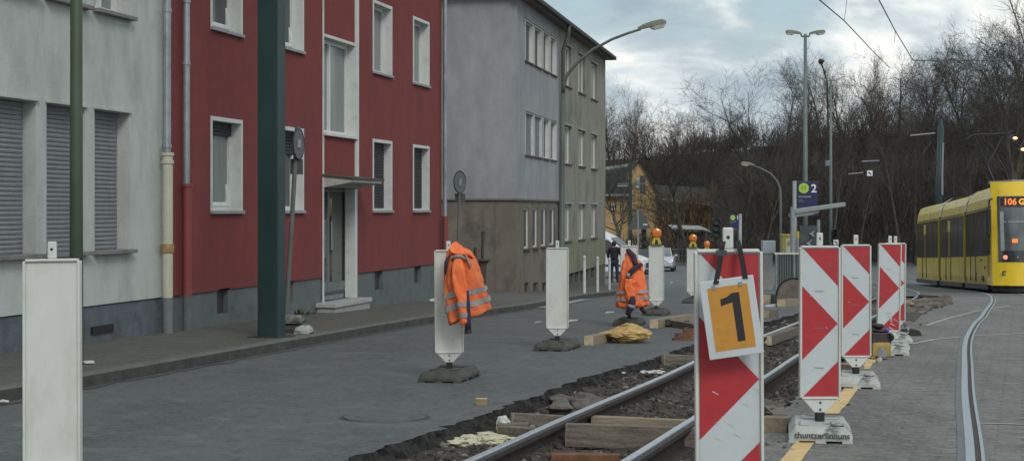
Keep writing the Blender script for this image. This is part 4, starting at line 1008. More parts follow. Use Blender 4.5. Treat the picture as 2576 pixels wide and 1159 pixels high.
clods(1100, 9, 40, .008, .026, 2, mat('pale_rubble', (.13,.12,.11), .9, .35, 9, col2=(.22,.21,.19)), 'gravel', 'paler gravel scattered over the trench floor', pw=1.2)
# small stones spilled along the paving edge
rnd = random.Random(9); mb = MB()
for i in range(260):
    Y = rnd.uniform(9.3, 26); side = True
    X = (trx(Y)+abs(rnd.gauss(0,.22))) if side else (tl(Y)-abs(rnd.gauss(0,.10)))
    c = bmesh_rock[rnd.randrange(6)]; r_ = rnd.uniform(.003,.014)*(.6+Y/25)
    mb.add([(X+v[0]*r_, Y+v[1]*r_, g(Y)+.002+v[2]*r_*.6+r_*.2) for v in c[0]], c[1])
o = mb.build('grit', mat('dark_grit', (.06,.056,.05), .95, .3, 12), None, fix=False); o['kind'] = 'stuff'; o['label'] = 'grit spilled on both edges of the trench'
# soil patches spread at paving edge
def blob_sheet(name, px, m, label, dz=.006, jit=5, seed=0, kind='structure'):
    rnd = random.Random(seed); pts = []
    n_ = len(px)
    for i in range(n_):
        a, b = px[i], px[(i+1) % n_]
        for k in range(5):
            t = k/5; pts.append((a[0]+(b[0]-a[0])*t+rnd.uniform(-jit,jit)*(.3 if k == 0 else 1), a[1]+(b[1]-a[1])*t+rnd.uniform(-jit,jit)*.35))
    mb = MB(); vs = [G(x, y, dz) for x, y in pts]; mb.add(vs, [tuple(range(len(vs)))])
    o = mb.build(name, m, None); o['kind'] = kind; o['label'] = label; return o
# ---------- compaction machine behind third beacon
mc = thing('tamping_machine', 'low yellow and black motor tamper standing behind the third striped beacon', 'machine', GP(2214, 903)+Vector((0,.0,0)))
mc.scale = (.80,.80,.80)
ym = mat('machine_yellow', (.36,.25,.055), .6, .15, 8, dirt=(.12,.10,.06), dirt_scale=8)
mb = MB(); mb.loft([[(x*s_, y*s_, z) for x, y in ((-.13,-.12),(.13,-.12),(.13,.14),(-.13,.14))] for z, s_ in ((.03,.85),(.05,1.0),(.20,.96),(.24,.85))]); mb.build('lower_housing', ym, mc, bevel=.015)
MB().prism([(-.07,.04),(.07,.04),(.055,.16),(-.0,.185),(-.055,.16)], -.132, -.118).build('silver_cover', mat('cast_aluminium', (.25,.26,.26), .5, .2, 20, metal=.4), mc)
mb = MB(); mb.box(-.12,.12,-.09,.12,.24,.37); 
for k in range(5): mb.box(-.13,.13,-.10,.13,.255+k*.022,.262+k*.022)
mb.build('engine', mat('dirty_engine', (.07,.06,.065), .7, .3, 14), mc, bevel=.006)
MB().tube([(.10,-.10,.30),(.13,-.03,.31)], .06, 12).build('air_filter', black_paint, mc)
MB().lathe([(.02,.37),(.09,.375),(.115,.39),(.10,.41),(.03,.42)], 16).build('fuel_tank', mat('dark_tank', (.03,.028,.035), .5), mc, smooth=True)
MB().lathe([(.03,.42),(.075,.435),(.085,.465),(.06,.485),(.0,.485)], 16, (-.03,0,0)).build('filler_cap', black_paint, mc, smooth=True)
MB().ball((.085,-.02,.40), .035, 2).build('blue_cap', mat('blue_plastic', (.02,.08,.45), .4), mc, smooth=True)
MB().tube([(-.12,.1,.2),(-.13,.0,.08),(-.05,-.14,.03)], .02, 8).build('handle_tube', dark_metal, mc)
pb = MB().ball((0,0,0), .035, 2, (1,.9,1.1), .3).build('stone', mat('pale_stone', (.34,.33,.30), .9), None); pb.location = GP(2211, 912)+Vector((0,-.02,.025)); tag(pb, 'pale pebble in front of the yellow tamper', 'stone')
# extra white-daubed foot stacks near beacons four/five
def foot_pile(label, loc, rz, n_, m1, m2, w_=.2, l_=.38, group='spare beacon feet'):
    t = thing('foot_plate_stack', label, 'foot plates', loc, rz, group)
    for i in range(n_):
        z = i*.115; mb = MB()
        def sec(y, w__, h): return [(-w__, y, z+.018),(-w__, y, z+h*.45),(-w__+.045, y, z+h),(w__-.045, y, z+h),(w__, y, z+h*.45),(w__, y, z+.018)]
        mb.loft([sec(-l_, w_*.88, .04), sec(-l_+.02, w_, .075), sec(-l_+.07, w_, .1), sec(l_-.07, w_, .1), sec(l_-.02, w_, .075), sec(l_, w_*.88, .04)])
        for x_ in (-.13, .13): mb.box(x_-.04, x_+.04, -l_+.02, l_-.02, z, z+.02)
        o = mb.build('foot_plate', m1 if i % 2 == 0 else m2, t, bevel=.006); o.rotation_euler = (0,0,.06*i)
    return t
foot_pile('two white-daubed feet stacked behind the scratched beacon', GP(2256, 882)+Vector((0,.25,0)), -.2, 1, white_foot, rubber)
foot_pile('black and white foot plates stacked beside the big green post', G(722, 838, .112)+Vector((-.05,.28,0)), 1.35, 2, rubber, mat('half_painted_foot', (.20,.21,.20), .85, .2, 8, dirt=(.07,.07,.068), dirt_scale=5, dirt_lo=.42, dirt_hi=.55), .17, .24)
foot_pile('single white-daubed foot plate lying right of the big green post', G(763, 839, .112)+Vector((0,.10,0)), 1.45, 1, mat('grimy_white_foot', (.36,.38,.36), .85, .1, 8, dirt=(.12,.12,.115), dirt_scale=7, dirt_lo=.5, dirt_hi=.56), rubber, .13, .115)
# black tyre-like rubber piece with strap
tp_ = thing('rubber_mat_roll', 'dark folded rubber piece lying on the paving right of the last beacons', 'rubber piece', GP(2290, 843))
mb = MB(); mb.loft([[(x,-.16,0),(x,-.14,h_),(x,.14,h_),(x,.17,0)] for x, h_ in ((-.12,.03),(-.09,.08),(.05,.09),(.10,.07),(.125,.01))]); mb.build('rubber_body', mat('brown_black_rubber', (.03,.028,.024), .9, .2, 12), tp_, bevel=.01)
MB().tube([(-.13,-.18,.01),(-.07,-.16,.05),(-.04,-.05,.10),(-.03,.1,.1)], .016, 6, flat=.5).build('pale_strap', mat('pale_strap', (.30,.32,.31), .7), tp_)
# soil and rubble at the far trench end (right)
blob_sheet('soil_spill', [(2277,772),(2300,760),(2340,750),(2385,742),(2392,752),(2372,770),(2345,776),(2318,792),(2300,806),(2277,806)], soil_m, 'brown soil spilled on the paving at the far end of the trench', .008, 6, 3)
rnd = random.Random(21); mb = MB()
for i in range(260):
    x, y = rnd.uniform(2282, 2385), 0; y = 775-(x-2282)*.22+rnd.uniform(-9, 13)
    p = G(x, y); c = bmesh_rock[rnd.randrange(6)]; r_ = rnd.uniform(.03,.14)
    mb.add([(p.x+v[0]*r_, p.y+v[1]*r_, p.z+v[2]*r_*.55+r_*.15) for v in c[0]], c[1])
o = mb.build('rubble', mat('brown_rubble', (.07,.058,.048), .95, .3, 4, col2=(.17,.15,.13)), None, fix=False); o['kind'] = 'stuff'; o['label'] = 'brown rubble heaped beside the far rail bend'
# small dark mound with hose behind the second beacon
md = thing('cable_drum', 'brown round drum with a dark rim leaning behind the second striped beacon', 'drum', GP(1996, 765))
mb = MB(); mb.loft([[Vector((.36*math.cos(a), y_, .20+.36*math.sin(a) if .20+.36*math.sin(a) > 0 else 0)) for a in [k*math.pi/14 for k in range(28)]] for y_ in (-.06,.06)]); mb.build('drum_side', mat('brown_board', (.14,.12,.105), .9, .2, 4), md)
MB().tube([Vector((.37*math.cos(a), -.07, .20+.37*math.sin(a))) for a in [R(30+k*10) for k in range(16)]], .022, 6).build('rim_hose', black_paint, md)
# litter
def litter(x, y, s_, label, m, dz=0): 
    o = MB().ball((0,0,0), s_, 1, (1.6,1,.35), .7, 2, int(x)).build('litter', m, None, fix=False); o.location = G(x, y, dz)+Vector((0,0,.02)); tag(o, label, 'litter', 'litter by the kerb')
litter(8, 1014, .035, 'white scrap on the road at the left edge of the picture', foam_w)
litter(226, 915, .05, 'brown and white scrap on the pavement beside the near beacon', foam_w, .112)
litter(767, 862, .03, 'tiny white scrap at the kerb below the big green post', foam_w)
litter(1092, 757, .10, 'crumpled white litter by the wall near the far red downpipe', foam_w, .112)
litter(1870, 786, .0001, 'x', foam_w) if False else None
# weeds
def weed(x, y, label, s_=.12, dz=.112, n_=40, seed=0):
    rnd = random.Random(seed); mb = MB()
    for i in range(n_):
        a = rnd.uniform(0,6.28); L = s_*rnd.uniform(.5,1.2); el_ = rnd.uniform(.4,1.4); b = Vector((rnd.gauss(0,s_*.35), rnd.gauss(0,s_*.2), 0)); t_ = b+Vector((math.cos(a)*math.cos(el_), math.sin(a)*math.cos(el_), math.sin(el_)))*L
        s__ = Vector((-math.sin(a), math.cos(a), 0))*L*.13; m_ = (b+t_)/2
        mb.add([b, m_-s__, t_, m_+s__], [(0,1,2,3)])
    o = mb.build('weed', mat('weed_green', (.05,.075,.03), .8, .3, 20), None, fix=False); o.location = G(x, y, dz); tag(o, label, 'weed', 'weeds at the foot of the red house')
weed(828, 800-.0, 'green weed at the house foot left of the door step', .12, seed=1) if False else weed(752, 796, 'green weed at the plinth left of the door step', .13, seed=1)
weed(778, 792, 'small dark weed closest to the door step', .08, n_=24, seed=2)
# ------------------------------------------------------------------ street furniture
# big green post
pm = thing('catenary_mast', 'massive dark green steel catenary post standing on the pavement before the red house', 'mast', at(683, 20.6, .112))
mb = MB(); d_ = 20.6
# H-section turned: broad face to the camera, flange edges to the right
hw, th = .113, .02
mb.box(-hw, hw, -.09, -.07, 0, 9); mb.box(-hw, hw, .07, .09, 0, 9); mb.box(-.008, .008, -.0695, .0695, 0, 9)
post = mb.build('steel_post', teal_steel, pm, bevel=.004)
mb = MB(); mb.box(-hw-.012, -hw-.0005, -.085, .085, 0, 9); mb.box(hw+.0005, hw+.012, -.085, .085, 0, 9); pl_ = mb.build('side_plate', teal_steel, pm)
MB().box(-.2,.2,-.18,.18,-.02,.012).build('base_plate', dark_metal, pm)
pm.rotation_euler = (0,0,R(-22)); pm.scale = (1.12,1.12,1)
# green lamp pole left
gp = thing('lamp_post', 'round mossy green lamp post left in the picture before the white house', 'lamp post', at(192, 16.0, .112))
MB().tube([(0,0,0),(0,0,1.5),(0,0,9)], [.066,.062,.045], 16).build('pole', mat('mossy_green_paint', (.052,.075,.045), .6, .2, 3, stretch=(1,1,.3), dirt=(.08,.06,.04), dirt_scale=4, dirt_lo=.6, dirt_hi=.75), gp, smooth=True)
MB().tube([(0,0,9),(0,0,9.6),(.5,.1,10),(1.4,.3,10.1)], [.045,.04,.035,.035], 8).build('arm', MATS['mossy_green_paint'], gp, smooth=True)
MB().box(1.3,1.9,.15,.45,10.03,10.16).build('lamp_head', galv, gp, bevel=.04)
# signs seen from behind
sign_back = mat('sign_back_grey', (.10,.11,.11), .5, .1, 10)
def round_sign(label, xb, yb, xt, yt, d, rr, yc, ext, turn, rect=(0,0), base_dz=.112, mirror=0, pr=.03):
    b = Vector((sx(xb, d), d, g(d)+base_dz)); t = thing('traffic_sign', label, 'sign', b, group='round signs seen from behind')
    top_ = V(xt, yt, d)-b
    MB().tube([(0,0,0), top_], pr, 10).build('pole', mat('dull_pole', (.11,.12,.12), .55, .12, 6), t)
    c = V(xt+ext[0], yc, d)-b
    M = Matrix.Translation(c) @ Matrix.Rotation(turn, 4, 'Z')
    mb = MB(); vs = []
    for y_ in (-.004, .004):
        for k in range(28): vs.append(M @ Vector((rr*math.cos(k*math.pi/14), y_, rr*math.sin(k*math.pi/14))))
    mb.add(vs, [tuple(range(28)), tuple(reversed(range(28,56)))]+[(k,(k+1)%28,28+(k+1)%28,28+k) for k in range(28)])
    mb.build('disc', sign_back, t)
    rg = [M @ Vector((rr*math.cos(k*math.pi/14), 0, rr*math.sin(k*math.pi/14))) for k in range(29)]
    MB().tube(rg, .012, 5, cap=False).build('disc_rim', dark_metal, t)
    if rect[0]:
        c2 = V(xt+ext[1], rect[1], d)-b; M2 = Matrix.Translation(c2+Vector((0,.04,0))) @ Matrix.Rotation(turn*.55, 4, 'Z')
        MB().box(-rect[2], rect[2], -.004, .004, -rect[0], rect[0], M2).build('supplementary_plate', mat('plate_back_dark', (.05,.052,.055), .6), t)
    mb = MB(); mb.tube([c+Vector((0,-.02,-.05)), c+Vector((0,-.02,.05))], pr*1.3, 8); mb.build('clamp', galv, t)
    return t
round_sign('round sign seen nearly edge-on on a leaning pole beside the big green post', 718, 800, 748, 318, 21.8, .20, 362, (3,-3), R(77), (.10, 419, .10))
round_sign('small round sign seen from behind on a thin pole above the hung jacket', 1147, 780, 1157, 432, 28.5, .19, 458, (0,0), R(60), (.075, 498, .10), pr=.02)
# white bollards
bd = None
for i, (x, yb_, yt_, lb) in enumerate(((1470,738,657,'left one of three slim white bollards by the olive wall'),(1503,734,656,'middle one of three slim white bollards by the olive wall'),(1533,729,655,'right one of three slim white bollards, before the standing person'))):
    p = G(x, yb_, .112)
    if bd is None:
        bd = thing('bollard', lb, 'bollard', p, group='slim white bollards on the pavement')
        MB().tube([(0,0,0),(0,0,.96),(0,0,.985)], [.04,.04,.02], 10).build('post', mat('bollard_white', (.55,.56,.54), .6, .06, 8, dirt=(.4,.4,.38), dirt_scale=6), bd, smooth=False)
        MB().tube([(0,0,.86),(0,0,.93)], [.0415,.0415], 10).build('band', mat('bollard_band', (.42,.42,.41), .5), bd)
    else: dup(bd, p, 0, lb)
# tub with handles
tb = thing('waste_tub', 'brown tapered tub with tool handles sticking out, behind the hung jacket', 'tub', (sx(1208,36), 36, g(36)+.1))
tubm = mat('brown_tub', (.055,.045,.04), .8, .2, 8)
MB().lathe([(.09,0),(.11,.1),(.14,.72),(.17,.80),(.225,.83),(.225,.86),(.16,.87)], 18).build('tub_body', tubm, tb, smooth=False)
MB().tube([(.045,0,.84),(.06,0,1.44)], .032, 8).build('tool_handle', tubm, tb); MB().tube([(.02,0,1.44),(.10,0,1.45)], .03, 6).build('handle_grip', tubm, tb)
MB().tube([(-.10,0,.84),(-.11,0,1.12)], .032, 8).build('tool_handle', tubm, tb)
# street lamps
lampgrey = mat('lamp_grey_green', (.075,.092,.082), .5, .1, 6)
lens = mat('lamp_diffuser', (.50,.52,.50), .3, .05, 10, spec=.7)
dL = 43.0
sl = thing('street_lamp', 'tall grey street lamp with long curved arm reaching over the road before the grey house', 'street lamp', at(1413, dL, .112))
o_ = sl.location; Q = lambda x, y: V(x, y, dL)-o_
MB().tube([(0,0,0),(0,0,1.0),(0,0,1.02),Q(1414,400),Q(1416,235)], [.10,.10,.075,.07,.06], 12).build('pole', lampgrey, sl, smooth=True)
MB().tube([Q(1416,236),Q(1418,212),Q(1427,188),Q(1450,160),Q(1490,126),Q(1540,99),Q(1580,84),Q(1612,74)], [.055,.05,.045,.042,.038,.035,.033,.03], 10).build('arm', lampgrey, sl, smooth=True)
def head(par, M, s_=1.0):
    mb = MB(); mb.loft([[M @ Vector((x*s_, y*s_, z*s_)) for y, z in ((-w_,-.0),(-w_*.9,h_*.6),(-w_*.4,h_),(w_*.4,h_),(w_*.9,h_*.6),(w_,.0))] for x, w_, h_ in ((0,.05,.07),(.15,.09,.11),(.36,.13,.13),(.62,.14,.12),(.70,.10,.07))])
    h_ = mb.build('lamp_head', mat('lamp_head_olive', (.15,.155,.10), .5, .1, 6), par)
    mb = MB(); mb.loft([[M @ Vector((x*s_, y*s_, z*s_)) for y, z in ((-w_,-.001),(-w_*.7,-d__),(w_*.7,-d__),(w_,-.001))] for x, w_, d__ in ((.30,.10,.03),(.38,.12,.09),(.62,.125,.09),(.69,.09,.03))])
    mb.build('diffuser', lens, h_)
M = Matrix.Translation(Q(1606,76)) @ Matrix.Rotation(R(-14), 4, 'Y'); head(sl, M, 1.05)
def mast_lamp(label, x, d, yt, heads=True, hw=24, m=None, rad=.07):
    t = thing('street_lamp', label, 'street lamp', at(x, d)); o = t.location; q = lambda x_, y_: V(x_, y_, d)-o
    pm_ = m or mat('mast_grey_green', (.12,.155,.15), .5, .1, 4)
    MB().tube([(0,0,0), q(x, 500), q(x, yt)], [rad*1.25,rad*1.1,rad*.7], 10).build('pole', pm_, t, smooth=True)
    if heads:
        s_ = d/4200*40/.70/1.0
        for sg in (-1, 1):
            M = Matrix.Translation(q(x+sg*10, yt+1)) @ Matrix.Rotation(0 if sg > 0 else math.pi, 4, 'Z') @ Matrix.Rotation(R(-8), 4, 'Y')
            head(t, M, s_)
        MB().tube([q(x-11, yt+1), q(x-9, yt+6), q(x+9, yt+6), q(x+11, yt+1)], rad*.45, 6).build('crossarm', pm_, t)
    return t
mast_lamp('tall mast lamp with twin white heads, behind the platform sign', 2026, 62, 86, rad=.085)
t = mast_lamp('slimmer mast with thin curved twin arms and a small grey box', 2090, 70, 200, heads=False, rad=.06)
q = lambda x_, y_: V(x_, y_, 70)-t.location
for sg in (-1, 1): MB().tube([q(2090,203), q(2090+sg*14,202), q(2090+sg*34,192)], [.04,.05,.05], 8, flat=.5).build('arm', galv, t, smooth=True)
MB().box(-.18,.0,-.1,.1,-.11,.11, Matrix.Translation(q(2088,411))).build('box', mat('bluish_box', (.16,.21,.24), .5), t, bevel=.01)
s3 = thing('street_lamp', 'small curved-arm street lamp over the tram stop, head to the left', 'street lamp', at(1964, 100)); q = lambda x_, y_: V(x_, y_, 100)-s3.location
MB().tube([(0,0,0), q(1964,500), q(1963,475), q(1955,455), q(1938,436), q(1915,424), q(1896,417)], [.08,.07,.06,.05,.045,.04,.035], 8).build('pole', MATS['mast_grey_green'], s3, smooth=True)
M = Matrix.Translation(q(1898,417)) @ Matrix.Rotation(math.pi, 4, 'Z') @ Matrix.Rotation(R(-10), 4, 'Y'); head(s3, M, 1.15)
# magpie nest-like dark ball on a stalk
ns = thing('bird_nest', 'dark round nest high on a bare stem, left of the slimmer mast', 'nest', V(2066,155,72))
MB().ball((0,0,0), .13, 2, (1,1,.95), .5, 4, 2).build('nest_ball', mat('nest_brown', (.06,.035,.025), .95, .3, 20), ns)
MB().tube([(0,0,-.1),(.1,0,-.35),(.25,0,-.9),(.3,0,-3)], [.04,.03,.035,.05], 6).build('bare_stem', mat('twig_bark', (.04,.034,.03), .95, .25, 8), ns)
# small traffic signals & masts
sig_dark = mat('signal_housing', (.018,.026,.025), .6)
green_dark = mat('dark_green_mast', (.02,.035,.033), .5, .15, 5)
def tmast(name, label, cat, x, d, yt, r_, m, parts=()):
    t = thing(name, label, cat, at(x, d)); o = t.location
    MB().tube([(0,0,0), V(x,yt,d)-o], [r_, r_*.8], 8).build('pole', m, t)
    for nm, x0, x1, y0, y1, dep, mm in parts:
        a = V(x0,y1,d)-o; b = V(x1,y0,d)-o
        MB().box(a.x, b.x, -dep, dep*.2, a.z, b.z).build(nm, mm, t, bevel=min(.03, dep*.3))
    return t
tmast('catenary_mast', 'dark post with a thin cross arm before the yellow house', 'mast', 1585.5, 118, 409, .14, green_dark, (('cross_arm',1553,1624,461,465,.08,mat('arm_teal',(.06,.10,.10),.5)),('insulator',1553,1580,466,469,.05,galv)))
tmast('catenary_mast', 'thin green post at the right end of the yellow house', 'mast', 1798, 125, 486, .11, green_dark)
def signal(label, x, d, y0, y1, wpx=9, yt=None, yaw=0):
    t = thing('traffic_signal', label, 'traffic signal', at(x, d)); o = t.location
    MB().tube([(0,0,0), V(x, y0-2, d)-o], .06, 8).build('pole', green_dark, t)
    hw_ = wpx/F*d/2; a = V(x, y1, d)-o; b = V(x, y0, d)-o; Hh = b.z-a.z
    hs = MB().box(-hw_, hw_, -.22, -.05, a.z, b.z); ho = hs.build('signal_head', sig_dark, t, bevel=.04)
    for k in range(3):
        zc_ = a.z+Hh*(k+.5)/3
        MB().tube([(0,-.22,zc_),(0,-.38,zc_)], hw_*.75, 10, cap=False).build('visor', sig_dark, ho)
    return t
signal('dark traffic signal behind the triangular sign', 1619, 112, 573, 628, 13)
signal('dark green traffic signal at the shelter', 1801, 118, 550, 598, 24)
signal('traffic signal on a mast above the striped beacons', 2096, 66, 612 if False else 575, 608, 14)
# triangular warning sign seen from behind
ts = thing('traffic_sign', 'large triangular sign seen from behind on a grey pole near the silver car', 'sign', at(1605, 104)); o_ = ts.location; q = lambda x_, y_: V(x_, y_, 104)-o_
MB().tube([(0,0,0), q(1605,528)], .05, 8).build('pole', galv, ts)
a, b, c = q(1579,578), q(1638,574), q(1608,520)
MB().add([p+Vector((0,dy,0)) for dy in (-.03,.0) for p in (a,b,c)], [(0,1,2),(5,4,3),(0,3,4,1),(1,4,5,2),(2,5,3,0)]).build('triangle', mat('slate_sign_back', (.055,.075,.08), .6, .1, 4), ts)
MB().box(-.14,.14,-.05,-.031,-.03,.05, Matrix.Translation(q(1623,565))).build('white_label', foam_w, ts)
# platform signs (stop markers)
navy_p = mat('navy_panel', (.013,.018,.085), .4, .1, 4); lime = mat('lime_disc', (.36,.55,.05), .5); whitep = mat('sign_white', (.68,.70,.72), .5); lime_d = mat('lime_letter', (.12,.22,.03), .5)
led = mat('orange_led', (.2,.06,.02), .5, emit=(1,.28,.08), estr=.22)
def stop_sign(label, num, xp, yt, x0, x1, y0, y1, d, pole_left):
    t = thing('stop_sign', label, 'sign', at(xp, d)); o = t.location; q = lambda x_, y_: V(x_, y_, d)-o
    pr_ = 5.0/F*d if d < 90 else .11
    MB().tube([(0,0,0), q(xp, yt)], pr_, 12).build('pole', mat('light_grey_pole', (.27,.30,.31), .45, .06, 4), t, smooth=True)
    a, b = q(x0, y1), q(x1, y0); W = b.x-a.x; Hh = b.z-a.z
    pn = MB().box(a.x, b.x, -.05, .05, a.z, b.z).build('panel', navy_p, t, bevel=.01)
    r_ = W*.255; cx_ = a.x+W*.30; cz_ = b.z-W*.34
    MB().tube([(cx_,-.051,cz_),(cx_,-.058,cz_)], r_, 24).build('round_emblem', lime, pn)
    text_mesh('H', r_*1.35, 'letter', lime_d, pn, (cx_, -.060, cz_-r_*.48), (R(90),0,0), .001, 'CENTER')
    text_mesh(num, W*.56, 'digit', whitep, pn, (a.x+W*.80, -.053, b.z-W*.54), (R(90),0,0), .001, 'CENTER', bold=W*.012)
    text_mesh('Hammerstraße', W*.100, 'stop_name', whitep, pn, (a.x+W*.05, -.053, b.z-W*.78), (R(90),0,0), .001)
    text_mesh('Tram\nRichtung', W*.075, 'direction_line', mat('dim_white',(.3,.32,.4),.5), pn, (a.x+W*.05, -.053, b.z-W*.92), (R(90),0,0), .001)
    text_mesh('15:12 106   7', W*.14, 'departure_display', led, pn, (a.x+W*.06, -.053, a.z+Hh*.035), (R(90),0,0), .001, bold=W*.006)
    return t
stop_sign('dark blue stop sign numbered 2 with a lime green H disc', '2', 1999, 455, 2006, 2057, 456, 543, 60, True)
stop_sign('small far dark blue stop sign numbered 1 with a lime disc', '1', 1862, 538, 1836, 1860, 539, 579, 108, False)
# raised barrier arm / shelter beam by stop 2
br = thing('shelter', 'grey stop shelter frame with long sloping roof beam and patterned glass, at sign 2', 'shelter', at(1995, 57)); o_ = br.location; q = lambda x_, y_, dd=57: V(x_, y_, dd)-o_
lg = MATS['light_grey_pole']
MB().beam(q(1998,531), q(2126,514), .16, .15).build('roof_beam', lg, br, bevel=.02)
MB().tube([q(1994,700), q(1994,520)], .085, 10).build('post', lg, br)
MB().loft([[q(1998,538), q(2062,529), q(2062,533), q(2040,541), q(1998,546)], [v+Vector((0,1.2,0)) for v in (q(1998,538), q(2062,529), q(2062,533), q(2040,541), q(1998,546))]]).build('roof_panel', mat('shelter_roof', (.22,.25,.24), .5), br)
MB().tube([q(2059,700,60), q(2059,553,60)], .06, 8).build('post', lg, br)
gl = MB().box(0, (2056-2012)/F*60, -.01, .01, 0, 1.9, Matrix.Translation(q(2012,700,60))).build('glass_panel', mat('shelter_glass', (.06,.08,.08), .15, .2, 3), br)
mb = MB()
for (x, y) in ((2018,640),(2036,612),(2050,655),(2030,668),(2044,588)):
    c = q(x, y, 59.9); s_ = .12
    mb.add([c+Vector((-s_,0,.0)), c+Vector((s_,0,s_*1.2)), c+Vector((s_*.1,0,.02)), c+Vector((s_*.6,0,-s_))], [(0,1,2),(0,2,3)])
mb.build('bird_sticker', mat('pale_sticker', (.30,.33,.32), .5), gl)
# ticket machine, timetable post
tk = thing('ticket_machine', 'yellow and white ticket machine at the stop beside the light grey pole', 'ticket machine', at(1977, 64)); o_ = tk.location
q = lambda x_, y_: V(x_, y_, 64)-o_
a, b = q(1965,700), q(1988,592)
MB().box(a.x, b.x, -.2, .2, 0, b.z).build('cabinet', mat('machine_yellow_grey', (.32,.31,.10), .5, .08), tk, bevel=.02)
MB().box(b.x-.20, b.x-.02, -.215, -.201, b.z-.9, b.z-.12).build('front_panel', mat('machine_front', (.50,.51,.46), .5), tk)
MB().box(b.x-.15, b.x-.06, -.22, -.216, b.z-.40, b.z-.22).build('picture', mat('machine_picture', (.30,.18,.08), .5), tk)
MB().box(a.x-.02, b.x+.02, -.22, .22, b.z-.001, b.z+.05).build('cap', mat('machine_yellow_cap', (.55,.42,.04), .5), tk)
yp = thing('marker_post', 'thin pale post with a yellow top between the grey pole and the shelter glass', 'post', at(2007, 64))
MB().cyl((0,0,0), .05, V(2007,600,64).z-yp.location.z, 8).build('post', MATS['light_grey_pole'], yp); MB().cyl((0,0,V(2007,600,64).z-yp.location.z+.001), .055, .28, 8).build('yellow_tip', MATS['machine_yellow_cap'], yp)
# electrical cabinets
cb = thing('cable_cabinet', 'white electrical cabinet on a pale plinth at the roadside before the trees', 'cabinet', at(1932, 60)); q = lambda x_, y_: V(x_, y_, 60)-cb.location
a, b = q(1916,637), q(1949,605)
MB().box(a.x, b.x, -.2, .2, a.z, b.z).build('cabinet', mat('cabinet_white', (.36,.40,.42), .5, .06, 4, dirt=(.25,.3,.36)), cb, bevel=.015)
MB().box(a.x+.05, b.x-.1, -.16, .16, 0, a.z-.001).build('plinth', mat('cabinet_plinth', (.28,.29,.28), .8), cb)
# corrugated fence
fn = thing('site_fence', 'grey corrugated sheet barrier with a white top rail behind the trench', 'barrier', at(1978, 44)); q = lambda x_, y_, dd=44: V(x_, y_, dd)-fn.location
a, b = q(1950,735), q(2016,637)
a.z = .0
mb = MB(); n_ = 44; top_ = []; pts = [(a.x+(b.x-a.x)*i/n_, .025*(1 if (i//2) % 2 else -1)) for i in range(n_+1)]
for (x0, y0), (x1, y1) in zip(pts, pts[1:]): mb.quad((x0,y0,.05),(x1,y1,.05),(x1,y1,b.z-.03),(x0,y0,b.z-.03))
mb.build('corrugated_sheet', mat('fence_grey', (.13,.15,.155), .5, .1, 3), fn)
MB().box(a.x-.02, b.x, -.05, .05, b.z-.03, b.z+.02).build('top_rail', foam_w, fn)
for x_ in (a.x+.02, b.x-.2): MB().tube([(x_,-.05,0),(x_,-.05,b.z-.031)], .03, 8).build('post', galv, fn)
# far shelter and railing
sh = thing('shelter', 'dark bus shelter with a pale roof edge below the yellow house', 'shelter', at(1740, 128)); q = lambda x_, y_, dd=128: V(x_, y_, dd)-sh.location
a, b = q(1691,640), q(1789,575)
MB().loft([[q(1690,576,126),q(1770,578,126),q(1788,585,126),q(1788,582,126),q(1770,575,126),q(1690,573,126)],[v+Vector((0,3,.2)) for v in (q(1690,576,126),q(1770,578,126),q(1788,585,126),q(1788,582,126),q(1770,575,126),q(1690,573,126))]]).build('roof', mat('shelter_roof_pale', (.30,.34,.33), .6), sh)
for x_ in (1706, 1730, 1752, 1776): MB().tube([q(x_,655), q(x_,577)], .05, 6).build('post', galv, sh)
MB().box(a.x+.3, b.x-.4, .8, .85, .3, b.z-.3).build('back_panel', mat('shelter_back', (.035,.05,.05), .4), sh)
MB().box(a.x+.8, b.x-1.0, .3, .7, .42, .48).build('bench', wood_old, sh)
rl = thing('railing', 'low pale railing along the road in front of the bus shelter', 'railing', at(1735, 118)); q = lambda x_, y_: V(x_, y_, 118)-rl.location
mb = MB(); mb.tube([q(1690,627), q(1768,627)], .035, 6); mb.tube([q(1690,643), q(1768,643)], .025, 6); mb.build('rail_bar', galv, rl)
for x_ in range(1692, 1770, 8): MB().tube([q(x_,668), q(x_,627)], .03, 6).build('post', galv, rl)
# big catenary mast by the tram and overhead line
cm = thing('catenary_mast', 'thick teal catenary mast rising behind the tram', 'mast', at(2365, 82)); q = lambda x_, y_: V(x_, y_, 82)-cm.location
MB().tube([(0,0,0), q(2362,470), q(2367,318)], [.17,.16,.14], 12).build('pole', mat('teal_mast', (.018,.040,.046), .5, .12, 3), cm, smooth=True)
MB().tube([q(2367,318), q(2367,300)], [.13,.06], 10).build('mast_top', MATS['teal_mast'], cm)
MB().tube([q(2345,410), q(2380,409)], .03, 6).build('crossbar', MATS['teal_mast'], cm)
MB().tube([q(2290,341), q(2352,335)], .035, 6).build('insulator_arm', galv, cm)
MB().tube([q(2362,360)+Vector((.15,-.2,0)), q(2360,430)+Vector((.15,-.2,0)), q(2360,490)+Vector((.15,-.2,0))], .05, 6).build('conduit', galv, cm)
wire_m = mat('overhead_wire', (.05,.055,.06), .5)
def wire(label, pts, r_, name='overhead_wire', m=None):
    p0 = V(*pts[0]); t = thing(name, label, 'wire', p0, group='tram overhead wires')
    P = [V(*p)-p0 for p in pts]
    fine = []
    for a, b in zip(P, P[1:]):
        n_ = max(2, int((b-a).length/.5))
        for k in range(n_): fine.append(a.lerp(b, k/n_))
    fine.append(P[-1])
    MB().tube(fine, r_, 5).build('wire', m or wire_m, t)
    return t
def hanger(t, a, b, r_=.005): MB().tube([V(*a)-t.location, V(*b)-t.location], r_, 4).build('hanger', wire_m, t)
